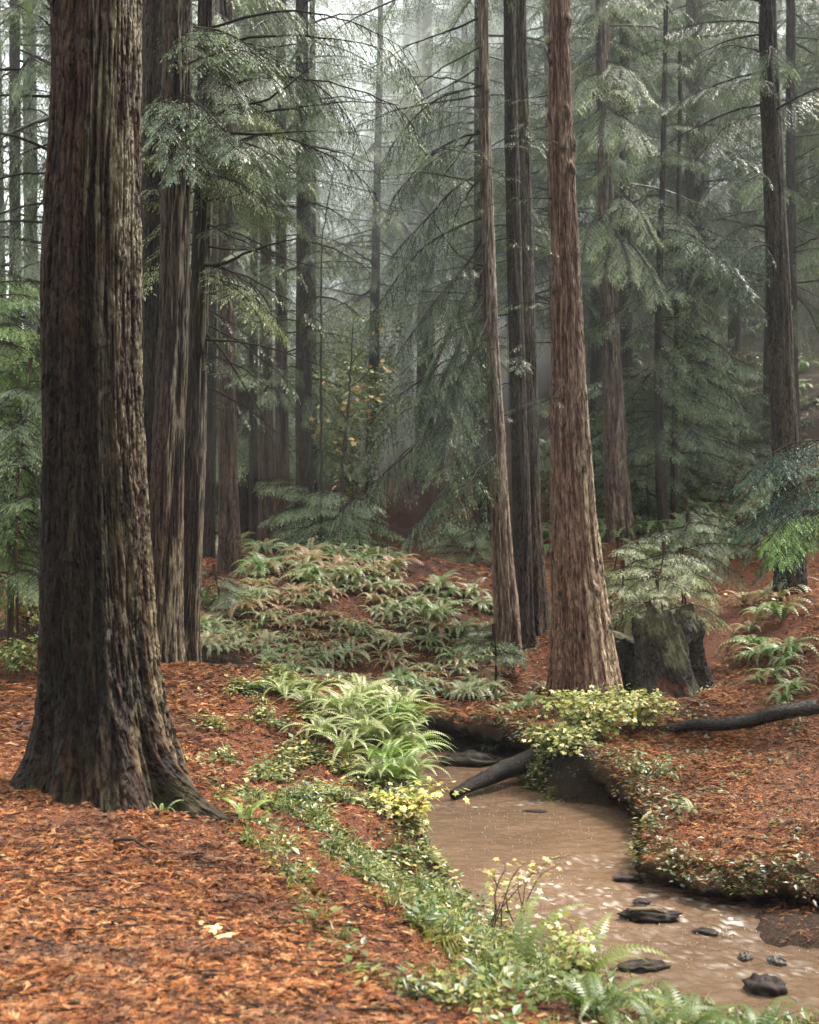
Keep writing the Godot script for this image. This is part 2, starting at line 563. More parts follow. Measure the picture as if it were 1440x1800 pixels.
func trunk(st: Array, fine_to: float, top: float, o := {}) -> ArrayMesh:
	var b := MB.new()
	var sides: int = o.get("sides", 64)
	var dy: float = o.get("dy", 0.1)
	var ys := PackedFloat32Array()
	var y: float = -0.9
	while y < fine_to:
		ys.push_back(y)
		y += dy
	while y < top:
		ys.push_back(y)
		y += 0.8
	ys.push_back(top)
	var seed_: float = o.get("seed", R(0, 100))
	var depth: float = o.get("depth", 0.02)
	var kr: float = o.get("kr", 15.0)
	var ky: float = o.get("ky", 1.1)
	var flare: float = o.get("flare", 0.0)
	var fh: float = o.get("fh", 0.4)
	var lobes: int = o.get("lobes", 5)
	var furrow: Color = o.get("furrow", Color(0.065, 0.034, 0.022))
	var ridge: Color = o.get("ridge", Color(0.17, 0.115, 0.085))
	var lichen_lit: Color = o.get("lichen_lit", Color(0.23, 0.22, 0.17))
	var lichen_lit_mix: float = o.get("lichen_lit_mix", 0.3)
	var moss: float = o.get("moss", 0.0)
	var side: Vector3 = o.get("side", Vector3(0.8, 0, 0.6))
	var tone: float = o.get("tone", 0.6)
	var knots: int = o.get("knots", 0)
	var kn := []
	for i in knots:
		kn.push_back(Vector3(R(0, TAU), R(0.8, fine_to), R(0.6, 1.2)))
	for i in ys.size():
		y = ys[i]
		var at := trunk_at(st, y)
		var r0: float = at[1]
		for j in sides + 1:
			var th := TAU * (j % sides) / sides
			var cx := cos(th)
			var cz := sin(th)
			var q := Vector3(cx, 0, cz)
			var twist := 0.25 * y
			var u := Vector3(cx * r0 * kr, y * ky + seed_, cz * r0 * kr)
			var r1 := 1.0 - absf(nz.get_noise_3dv(Vector3(u.x * 0.55, u.y * 0.5, u.z * 0.55))) * 2.0
			var r2 := 1.0 - absf(nz2.get_noise_3dv(Vector3(u.x * 1.9, u.y * 1.5 + 7.0, u.z * 1.9))) * 2.2
			var r3 := nz.get_noise_3d(cx * 1.3 + seed_, y * 0.35, cz * 1.3)
			var hgt := r1 * 0.5 + r2 * 0.5
			var rr := r0 * (1.0 + 0.10 * r3 + 0.05 * nz2.get_noise_3d(cx * 2.6, y * 0.25 + seed_, cz * 2.6))
			if flare > 0.0:
				var e := exp(-maxf(y, -0.2) / fh)
				var l := 1.0 + 0.55 * sin(th * lobes + seed_) + 0.35 * sin(th * (lobes * 2 - 3) + seed_ * 2.0 + y)
				rr += flare * e * maxf(l, 0.1)
				rr *= 1.0 + 0.05 * exp(-maxf(y, 0) / (fh * 3.0)) * sin(th * lobes * 2.0 + seed_ * 3.0 + y * 0.8)
			for rt in o.get("roots", []):
				var da: float = angle_difference(th, rt[0]) / rt[3]
				rr += rt[1] * exp(-maxf(y, -0.06) / rt[2]) * exp(-da * da)
			rr += depth * (hgt - 0.55)
			var kd := 0.0
			for kk in kn:
				var da: float = absf(angle_difference(th, kk.x)) * r0
				var dk: float = Vector2(da * 1.3, y - kk.y).length() / (o.get("knot", 0.05) * kk.z)
				if dk < 1.6:
					rr += 0.022 * kk.z * sm(1.6, 0.8, dk) - 0.03 * sm(0.7, 0.2, dk)
					kd = maxf(kd, sm(0.9, 0.4, dk))
			b.v.push_back(at[0] + q * rr)
			var c := furrow.lerp(ridge, sm(0.25, 0.8, hgt + 0.25 * r3))
			var lk := lichen_lit_mix * sm(0.0, 0.5, nz2.get_noise_3d(cx * 2.2 + seed_, y * 0.55, cz * 2.2) + 0.8 * (q.dot(side)) - 0.08) * sm(0.35, 0.75, hgt)  # lichen patches; the bias towards one flank paints that flank as lit
			c = c.lerp(lichen_lit, clampf(lk, 0, 1))
			for sp in o.get("strips", []):
				var mid: float = sp[0] + sp[4] * (y - sp[1]) + 0.06 * nz.get_noise_2d(y * 3.0, sp[0] * 9.0)
				var inside: float = sm(sp[3], sp[3] * 0.55, absf(angle_difference(th, mid)) + 0.03 * nz2.get_noise_2d(y * 14.0, th * 9.0)) * sm(sp[1] - 0.1, sp[1] + 0.4, y) * sm(sp[2] + 0.1, sp[2] - 0.5, y)
				c = c.lerp(lichen_lit * 1.5, inside * sm(0.1, 0.4, hgt + 0.1))
			# ruddier towards the foot, where the outer bark has weathered off
			c = c.lerp(Color(c.r * 1.04, c.g * 0.9, c.b * 0.82), sm(4.0, 1.0, y + 1.2 * r3))
			if o.has("front_shade"):
				# shade of the lower front, painted into the bark colour
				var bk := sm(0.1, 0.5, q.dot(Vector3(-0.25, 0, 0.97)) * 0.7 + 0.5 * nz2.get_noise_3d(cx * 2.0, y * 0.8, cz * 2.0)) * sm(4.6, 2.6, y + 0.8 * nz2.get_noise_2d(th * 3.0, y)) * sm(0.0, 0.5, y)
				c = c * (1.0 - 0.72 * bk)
			if moss > 0.0:
				c = c.lerp(Color(0.06, 0.075, 0.03), moss * exp(-maxf(y, 0) / 0.9) * sm(-0.1, 0.4, nz2.get_noise_3d(cx * 4.0, y * 2.0 + seed_, cz * 4.0)))
			c = c.lerp(Color(0.03, 0.022, 0.018), kd * 0.8)
			b.c.push_back(Color(c.r * tone, c.g * tone, c.b * tone))
			b.t.push_back(Vector2(float(j) / sides, y + seed_ * 0.37))
	var w := sides + 1
	for i in ys.size():
		for j in w:
			var e := b.v[i * w + (j + 1) % sides] - b.v[i * w + (j - 1 + sides) % sides]
			var f := b.v[mini(i + 1, ys.size() - 1) * w + j] - b.v[maxi(i - 1, 0) * w + j]
			b.n.push_back(f.cross(e).normalized())
	for i in ys.size() - 1:
		for j in sides:
			var k := i * w + j
			b.ix.append_array(PackedInt32Array([k, k + 1, k + w, k + 1, k + w + 1, k + w]))
	return b.mesh(o.get("material", M.bark))


# needles along a twig: narrow blades in a flat, drooping feather
func feather(b: MB, a: Vector3, dir: Vector3, out: Vector3, length: float, col: Color, pairs: int, wide: float) -> void:
	var p := a
	var dv := dir.normalized()
	var step := length / pairs
	for i in pairs:
		var k := float(i) / pairs
		p += dv * step
		dv = (dv + Vector3(0, -0.10, 0)).normalized()
		var nl := wide * (1.0 - 0.55 * k) * R(0.8, 1.15)
		for s in [-1.0, 1.0]:
			var q: Vector3 = (out * s * 0.9 + dv * 0.75 + Vector3(0, -0.25 + R(-0.2, 0.2), 0)).normalized()
			b.blade(p, p + q * nl, dv * nl * 0.15, col, 0.45)
	b.blade(p, p + dv * wide * 1.2, out * wide * 0.17, col, 0.4)


# a limb through points with drooping twigs of needles; returns [limb, foliage]
func bough(path: Array, r0: float, twig: float, gap: float, droop: float, green: Color, fresh: Color, from := 0.12, bare := 0.0, mossy := false) -> Array:
	var limb := MB.new()
	var fol := MB.new()
	var cv := Curve3D.new()
	for p in path:
		cv.add_point(p)
	for i in path.size():
		var e: Vector3 = (path[mini(i + 1, path.size() - 1)] - path[maxi(i - 1, 0)]) * 0.18
		cv.set_point_in(i, -e)
		cv.set_point_out(i, e)
	var total := cv.get_baked_length()
	var pp := []
	var rr := []
	var m := maxi(6, int(total / 0.16))
	for i in m + 1:
		var k := float(i) / m
		pp.push_back(cv.sample_baked(total * k) + Vector3(R(-1, 1), R(-1, 1), R(-1, 1)) * 0.012 * (1.0 if i > 0 else 0.0))
		rr.push_back(maxf(r0 * (1.0 - 0.88 * k), 0.003))
	var wood := Color(0.035, 0.025, 0.019)
	limb.tube(pp, rr, 5, jit(wood, 0.2), true, 0.08, Color(0.12, 0.13, 0.05) if mossy else Color(-1, 0, 0))
	var s := total * from
	var alt := 1.0
	while s < total:
		var k := s / total
		var p := cv.sample_baked(s)
		var dir := (cv.sample_baked(minf(s + 0.06, total)) - cv.sample_baked(maxf(s - 0.06, 0))).normalized()
		var side := dir.cross(Vector3.UP).normalized() * alt
		if absf(dir.y) > 0.9:
			side = Vector3(R(-1, 1), 0, R(-1, 1)).normalized()
		var tl := twig * (1.0 - 0.62 * k) * R(0.65, 1.2) * sm(0.0, 0.25, k + 0.12)
		var tv := (side * R(0.7, 1.0) + dir * R(0.4, 0.8) + Vector3(0, -droop * R(0.3, 1.0) + R(-0.1, 0.15), 0)).normalized()
		var tp := p
		var bald := R(0, 1) < bare
		var n := maxi(3, int(tl / 0.075))
		var tw := [p]
		for i in n:
			tv = (tv + Vector3(R(-0.07, 0.07), -droop * 0.16, R(-0.07, 0.07))).normalized()
			tp += tv * tl / n
			tw.push_back(tp)
			if bald:
				continue
			var ts := tv.cross(Vector3.UP).normalized()
			var sub := lerpf(0.17, 0.09, float(i) / n) * R(0.75, 1.25)
			var cc := jit(green.lerp(fresh, sm(0.55, 1.0, k * 0.5 + float(i) / n * 0.6) * R(0.3, 1.0)), 0.28)
			for sg in [-1.0, 1.0]:
				var fd: Vector3 = (ts * sg * R(0.6, 1.0) + tv * 0.8 + Vector3(0, -droop * R(0.25, 0.9), 0)).normalized()
				feather(fol, tp, fd, fd.cross(Vector3.UP).normalized(), sub, cc, 4, 0.042)
		if not bald:
			feather(fol, tp, tv, tv.cross(Vector3.UP).normalized(), 0.13, jit(fresh, 0.25), 4, 0.042)
		var tr := []
		for i in tw.size():
			tr.push_back(lerpf(0.006, 0.002, float(i) / tw.size()))
		limb.tube(tw, tr, 3, wood, false)
		alt = -alt
		s += gap * R(0.7, 1.3)
	return [limb, fol]


func make_boughs() -> void:
	var green := Color(0.07, 0.1, 0.04)
	var fresh := Color(0.15, 0.185, 0.08)
	var kinds := {
		# length, limb radius, twig length, gap, droop, sag
		"weeping": [2.3, 0.028, 0.75, 0.075, 0.75, 0.5],
		"spray": [1.15, 0.014, 0.42, 0.055, 0.5, 0.25],
		"long": [3.4, 0.036, 0.85, 0.09, 0.8, 0.9],
		"pale": [1.1, 0.012, 0.42, 0.055, 0.5, 0.25],
		"fresh": [1.1, 0.012, 0.42, 0.055, 0.6, 0.3],
		"lacy": [2.2, 0.022, 0.8, 0.12, 0.7, 0.4],
		"wispy": [2.0, 0.018, 0.5, 0.15, 0.5, 0.3]}
	for kind: String in kinds:
		var q: Array = kinds[kind]
		BO[kind] = []
		for i in 5:
			var path := []
			var bend := R(-0.3, 0.3)
			for k in 6:
				var t := k / 5.0
				path.push_back(Vector3(q[0] * t, q[5] * (0.3 * sin(t * PI * 0.7) - 0.7 * t * t) + R(-0.02, 0.02), bend * t * t + R(-0.03, 0.03)))
			var lf := bough(path, q[1], q[2], q[3], q[4], Color(0.18, 0.205, 0.09) if kind == "pale" else Color(0.17, 0.19, 0.09) if kind == "lacy" else Color(0.1, 0.17, 0.03) if kind == "fresh" else green, Color(0.33, 0.35, 0.17) if kind == "pale" else Color(0.16, 0.24, 0.05) if kind == "fresh" else Color(0.23, 0.25, 0.13) if kind == "lacy" else fresh, 0.15, 0.35 if kind == "wispy" else 0.06)
			var both := MB.new()
			for part: MB in lf:
				var k0 := both.v.size()
				both.v.append_array(part.v)
				both.n.append_array(part.n)
				both.c.append_array(part.c)
				both.t.append_array(part.t)
				for x in part.ix:
					both.ix.push_back(x + k0)
			BO[kind].push_back([lf[0].mesh(M.bark), lf[1].mesh(M.needle), both.mesh(M.needle)])


func bough_basis(az: float, pitch: float, sc: float, roll := 0.0) -> Basis:
	# x points outward at that azimuth (0 = to the right, 90 = away from the viewer), pitched up
	return Basis(Vector3.UP, deg_to_rad(az)) * Basis(Vector3.BACK, deg_to_rad(pitch)) * Basis(Vector3.RIGHT, roll) * Basis.from_scale(Vector3.ONE * sc)


# n boughs as parts of a tree, each a limb with its foliage
func boughs(t: Node3D, st: Array, kind: String, n: int, y0: float, y1: float, az0: float, az1: float, s0: float, s1: float, p0 := -15.0, p1 := 15.0) -> void:
	for i in n:
		var y := lerpf(y0, y1, (i + R(0.1, 0.9)) / n)
		var at: Vector3 = trunk_at(st, y)[0]
		var pick: Array = BO[kind][rng.randi() % BO[kind].size()]
		var limb := obj("branch", pick[0], t, Transform3D(bough_basis(R(az0, az1), R(p0, p1), R(s0, s1), R(-0.3, 0.3)), at))
		obj("foliage", pick[1], limb, Transform3D.IDENTITY, "stuff")


# the crown as one mass of boughs: above the view or too far to tell them apart
func crown(t: Node3D, st: Array, kind: String, n: int, y0: float, y1: float, s0: float, s1: float, az0 := 0.0, az1 := 360.0, taper := 0.3) -> void:
	var lists := [[], [], []]
	var tints := [[], [], []]
	for i in n:
		var k := (i + R(0, 1)) / n
		var y := lerpf(y0, y1, k)
		var sc := R(s0, s1) * (1.0 - (1.0 - taper) * k)
		var l := rng.randi() % 3
		lists[l].push_back(Transform3D(bough_basis(R(az0, az1), R(-22, 12) + 18.0 * k, sc, R(-0.3, 0.3)), trunk_at(st, y)[0]))
		var f := R(0.55, 1.6)
		tints[l].push_back(Color(f * R(0.92, 1.1), f, f * R(0.9, 1.05)))
	for l in 3:
		if lists[l].size():
			many("crown", BO[kind][l][2], lists[l], tints[l], t)


# a whole tree with its trunk; st are stations in world axes
func tree(called: String, label: String, category: String, st: Array, fine_to: float, top: float, o := {}, group := "") -> Array:
	var base: Vector3 = st[st.size() - 1][0]
	var own := []
	for s in st:
		own.push_back([s[0] - base, s[1]])
	var t := thing(called, label, category, base, group)
	obj("trunk", trunk(own, fine_to, top, o), t)
	return [t, own]


# a dead or mossy branch through given world points, with a few side twigs
func bare_branch(t: Node3D, path: Array, r0: float, twigs: int, col: Color, col2 := Color(-1, 0, 0)) -> void:
	var b := MB.new()
	var pp := []
	var rr := []
	var cv := Curve3D.new()
	for i in path.size():
		var e: Vector3 = (path[mini(i + 1, path.size() - 1)] - path[maxi(i - 1, 0)]) * 0.2
		cv.add_point(path[i] - t.position, -e, e)
	var total := cv.get_baked_length()
	var m := maxi(6, int(total / 0.12))
	for i in m + 1:
		var k := float(i) / m
		pp.push_back(cv.sample_baked(total * k) + Vector3(R(-1, 1), R(-1, 1), R(-1, 1)) * r0 * 0.35)
		rr.push_back(maxf(r0 * (1.0 - 0.8 * k), 0.004))
	b.tube(pp, rr, 7, col, true, 0.12, col2)
	for i in twigs:
		var k := int(R(0.15, 0.97) * m)
		var dir: Vector3 = (pp[mini(k + 1, m)] - pp[maxi(k - 1, 0)]).normalized()
		var tv := (dir * R(0.3, 1.0) + Vector3(R(-0.8, 0.8), R(-0.8, 0.5), R(-0.8, 0.8))).normalized()
		var q := [pp[k]]
		var qr := [rr[k] * 0.55]
		var tl := R(0.15, 0.6) * minf(total * 0.4, 1.0)
		for j in 5:
			tv = (tv + Vector3(R(-0.3, 0.3), R(-0.3, 0.2), R(-0.3, 0.3))).normalized()
			q.push_back(q[j] + tv * tl / 5)
			qr.push_back(rr[k] * 0.55 * (1.0 - (j + 1) / 5.5))
		b.tube(q, qr, 4, col, false, 0.1, col2)
	obj("bare_branch", b.mesh(M.bark), t)


# a foliage limb through given world points
func limb_through(t: Node3D, path: Array, r0: float, twig: float, gap: float, droop: float, from := 0.15, bare := 0.08, fresh := Color(0.095, 0.13, 0.075), green := Color(0.045, 0.07, 0.042)) -> void:
	var own := []
	for p in path:
		own.push_back(p - t.position)
	var lf := bough(own, r0, twig, gap, droop, green, fresh, from, bare)
	var limb := obj("branch", lf[0].mesh(M.bark), t)
	obj("foliage", lf[1].mesh(M.needle), limb, Transform3D.IDENTITY, "stuff")


# ---------------------------------------------------------------- ferns
func frond(b: MB, az: float, length: float, rise: float, drop: float, col: Color, pairs: int, pin: float, turn := Vector3.ZERO) -> void:
	var out := Vector3(cos(az), 0, sin(az))
	var side := Vector3(-sin(az), 0, cos(az))
	var p := turn
	var st := length / pairs
	var prev := p
	for i in pairs:
		var k := float(i) / pairs
		var a := lerpf(rise, drop, pow(k, 1.15))
		var dv := out * cos(a) + Vector3.UP * sin(a)
		p += dv * st
		var up := side.cross(dv)
		var w := pin * length * (1.0 - pow(k, 2.2)) * sm(0.0, 0.22, k + 0.06) * R(0.85, 1.1)
		var cc := jit(col, 0.12)
		for s in [-1.0, 1.0]:
			var q: Vector3 = (side * s + dv * 0.28 - up * 0.0 + Vector3(0, -0.22, 0)).normalized()
			b.blade(p, p + q * w, dv * st * 0.42, cc, 0.35)
		b.blade(prev, p + dv * st * 0.3, side * 0.0035, Color(0.14, 0.13, 0.05), 0.5)
		prev = p


func make_ferns() -> void:
	for kind in ["sage", "green", "dry"]:
		FERN[kind] = []
		var col := {"sage": Color(0.19, 0.205, 0.1), "green": Color(0.1, 0.16, 0.05), "dry": Color(0.22, 0.12, 0.055)}
		for i in 6:
			var b := MB.new()
			var n := rng.randi_range(11, 17)
			for k in n:
				var az := TAU * (k + R(-0.35, 0.35)) / n
				var c: Color = col[kind]
				if R(0, 1) < 0.12 and kind != "dry":
					c = Color(0.2, 0.13, 0.06)
				elif R(0, 1) < 0.3:
					c = c.lerp(Color(0.24, 0.25, 0.13), 0.5)
				frond(b, az, R(0.62, 1.05), R(1.0, 1.5), R(-1.6, -0.8), c, 17, 0.14)
			FERN[kind].push_back(b.mesh(M.fern))
	for kind in ["sage", "green", "lime", "dark"]:
		FROND[kind] = []
		var col := {"sage": Color(0.25, 0.27, 0.115), "green": Color(0.15, 0.22, 0.045), "dark": Color(0.06, 0.095, 0.014), "lime": Color(0.13, 0.16, 0.03)}
		for i in 5:
			var b := MB.new()
			frond(b, 0.0, 1.0, R(0.8, 1.2), R(-1.25, -0.6), col[kind], 26, 0.115)
			FROND[kind].push_back(b.mesh(M.fern))


func fern(label: String, group: String, at: Vector3, size: float, kind: String, tilt := Vector3.UP) -> void:
	var o := obj("sword_fern", FERN[kind][rng.randi() % 6])
	o.transform = Transform3D(Basis(Quaternion(Vector3.UP, tilt.normalized())) * Basis(Vector3.UP, R(0, TAU)) * Basis.from_scale(Vector3(size, size * R(0.85, 1.15), size)), at)
	tag(o, label, "fern", group)


func big_fern(label: String, at: Vector3, n: int, size: float, kind: String, az0 := 0.0, az1 := 360.0, tilt := 0.0) -> Node3D:
	var t := thing("sword_fern", label, "fern", at)
	for i in n:
		var az := lerpf(az0, az1, (i + R(0.1, 0.9)) / n)
		obj("frond", FROND[kind][rng.randi() % 5], t, Transform3D(bough_basis(az, R(-12, 18) + tilt, size * R(0.75, 1.15), R(-0.3, 0.3)), Vector3(R(-0.03, 0.03), 0, R(-0.03, 0.03))))
	return t


# ---------------------------------------------------------------- broad leaves
func leaf(b: MB, at: Vector3, dir: Vector3, up: Vector3, size: float, col: Color, lobed := false) -> void:
	var side := dir.cross(up).normalized()
	if not lobed:
		var m := at + dir * size * 0.42
		var k := b.v.size()
		var fold := up * size * 0.07
		b.tri(at, m + side * size * 0.3 + fold, at + dir * size, col)
		b.tri(at, at + dir * size, m - side * size * 0.3 + fold, col)
		return
	# a maple-like leaf: five points round the stalk
	var last := Vector3.ZERO
	var c := at + dir * size * 0.35
	for i in 11:
		var a := deg_to_rad(-150.0 + 30.0 * i)
		var r := size * (0.62 if i % 2 == 1 else 0.36) * (1.0 - 0.25 * absf(a) / PI)
		var q := c + (dir * cos(a) + side * sin(a)) * r - up * r * 0.15
		if i > 0:
			b.tri(c, last, q, col)
		last = q


# stems with leaves all along: [stems, leaves]
func shrub_meshes(stems: int, tall: float, wide: float, leaves: int, size: float, cols: Array, lobed: bool, lean := Vector3.ZERO) -> Array:
	var sb := MB.new()
	var lb := MB.new()
	for i in stems:
		var az := R(0, TAU)
		var sp := R(0.1, 1.0) * wide
		var tip := Vector3(cos(az) * sp, tall * R(0.55, 1.0), sin(az) * sp) + lean * R(0.5, 1.0)
		var pp := []
		var rr := []
		var foot := Vector3(R(-1, 1), 0, R(-1, 1)) * minf(wide, 0.6) * 0.3
		for k in 7:
			var t := k / 6.0
			pp.push_back(foot * (1.0 - t) + Vector3(tip.x * pow(t, 1.3), tip.y * sin(t * PI * 0.5), tip.z * pow(t, 1.3)) + Vector3(R(-1, 1), 0, R(-1, 1)) * 0.02 * (1.0 if k else 0.0))
			rr.push_back(lerpf(0.0045, 0.0018, t))
		sb.tube(pp, rr, 4, Color(0.12, 0.085, 0.05), false)
		for k in leaves:
			var t := R(0.2, 1.0)
			var f := t * 5.999
			var p: Vector3 = pp[int(f)].lerp(pp[int(f) + 1], f - int(f))
			var dv := Vector3(R(-1, 1), R(-0.35, 0.55), R(-1, 1)).normalized()
			var e := p + dv * size * R(0.5, 1.6)
			var c: Color = cols[rng.randi() % cols.size()]
			leaf(lb, e, (dv + Vector3(0, -0.4, 0)).normalized(), (Vector3.UP + Vector3(R(-0.6, 0.6), 0, R(-0.6, 0.6))).normalized(), size * R(0.65, 1.2), jit(c, 0.22), lobed)
	return [sb, lb]


func shrub(called: String, label: String, at: Vector3, stems: int, tall: float, wide: float, leaves: int, size: float, cols: Array, lobed := false, lean := Vector3.ZERO, group := "") -> Node3D:
	var t := thing(called, label, "shrub", at, group)
	var q := shrub_meshes(stems, tall, wide, leaves, size, cols, lobed, lean)
	obj("stem", q[0].mesh(M.bark), t, Transform3D.IDENTITY, "stuff")
	obj("foliage", q[1].mesh(M.leaf), t, Transform3D.IDENTITY, "stuff")
	return t


# ---------------------------------------------------------------- the scene
func _ready() -> void:
	rng.seed = 20240611
	var cam := Camera3D.new()
	cam.name = "camera"
	cam.position = Vector3(0, 2, 0)
	cam.near = 0.1
	cam.far = 600.0
	var lens := CameraAttributesPhysical.new()
	lens.frustum_focal_length = 45.24
	lens.frustum_focus_distance = 13.0
	lens.frustum_near = 0.1
	lens.frustum_far = 600.0
	lens.exposure_aperture = 2.6
	cam.attributes = lens
	cam.keep_aspect = Camera3D.KEEP_HEIGHT
	cam.fov = 42.31
	add_child(cam)
	var e := Environment.new()
	e.background_mode = Environment.BG_SKY
	var sky := ProceduralSkyMaterial.new()
	sky.sky_top_color = Color(0.95, 0.97, 0.96)
	sky.sky_horizon_color = Color(0.97, 0.98, 0.96)
	sky.ground_bottom_color = Color(0.2, 0.15, 0.12)
	sky.ground_horizon_color = Color(0.6, 0.62, 0.62)
	sky.sun_angle_max = 1.0
	e.sky = Sky.new()
	e.sky.sky_material = sky
	e.background_energy_multiplier = 0.42
	e.tonemap_mode = Environment.TONE_MAPPER_LINEAR
	e.tonemap_exposure = 10.0
	e.fog_enabled = true
	e.fog_density = 0.0004
	e.fog_light_color = Color(0.9, 0.95, 0.96)
	e.volumetric_fog_enabled = true
	e.volumetric_fog_density = 0.0
	e.sdfgi_enabled = true
	e.ssao_enabled = true
	e.ssil_enabled = true
	var we := WorldEnvironment.new()
	we.name = "environment"
	we.environment = e
	add_child(we)
	var sun := DirectionalLight3D.new()
	sun.name = "overcast_sun"
	sun.light_energy = 0.5
	sun.light_angular_distance = 14.0
	sun.light_color = Color(1.0, 0.97, 0.93)
	sun.shadow_enabled = true
	add_child(sun)
	sun.look_at_from_position(Vector3(6, 12, -3.5), Vector3.ZERO)

	nz.noise_type = FastNoiseLite.TYPE_SIMPLEX_SMOOTH
	nz.frequency = 1.0
	nz.fractal_octaves = 2
	nz.seed = 11
	nz2.noise_type = FastNoiseLite.TYPE_SIMPLEX_SMOOTH
	nz2.frequency = 1.0
	nz2.fractal_octaves = 2
	nz2.seed = 57
	materials()
	survey()
	terrain()
	stream()
	make_boughs()
	make_ferns()
	near_trees()
	middle_trees()
	far_trees()
	understory()
	ferns_and_shrubs()
	creek_things()
	floor_cover()
	mist()


# the air thickens up the ravine and under the canopy
func mist() -> void:
	for q in [[Vector3(-2.5, 15, -52), Vector3(20, 28, 42), 0.03], [Vector3(0, 18, -58.5), Vector3(120, 31, 91), 0.0007], [Vector3(0, 21, -63), Vector3(120, 30, 82), 0.0018], [Vector3(0, 25, -70), Vector3(120, 28, 84), 0.0045]]:
		var f := FogVolume.new()
		f.name = numbered("mist")
		f.shape = RenderingServer.FOG_VOLUME_SHAPE_ELLIPSOID if q[2] > 0.01 else RenderingServer.FOG_VOLUME_SHAPE_BOX
		f.size = q[1]
		var m := FogMaterial.new()
		m.density = q[2]
		m.albedo = Color(0.95, 0.98, 0.98)
		f.material = m
		f.position = q[0]
		f.set_meta("kind", "stuff")
		f.set_meta("label", "pale mist hanging among the trees up the ravine")
		add_child(f)


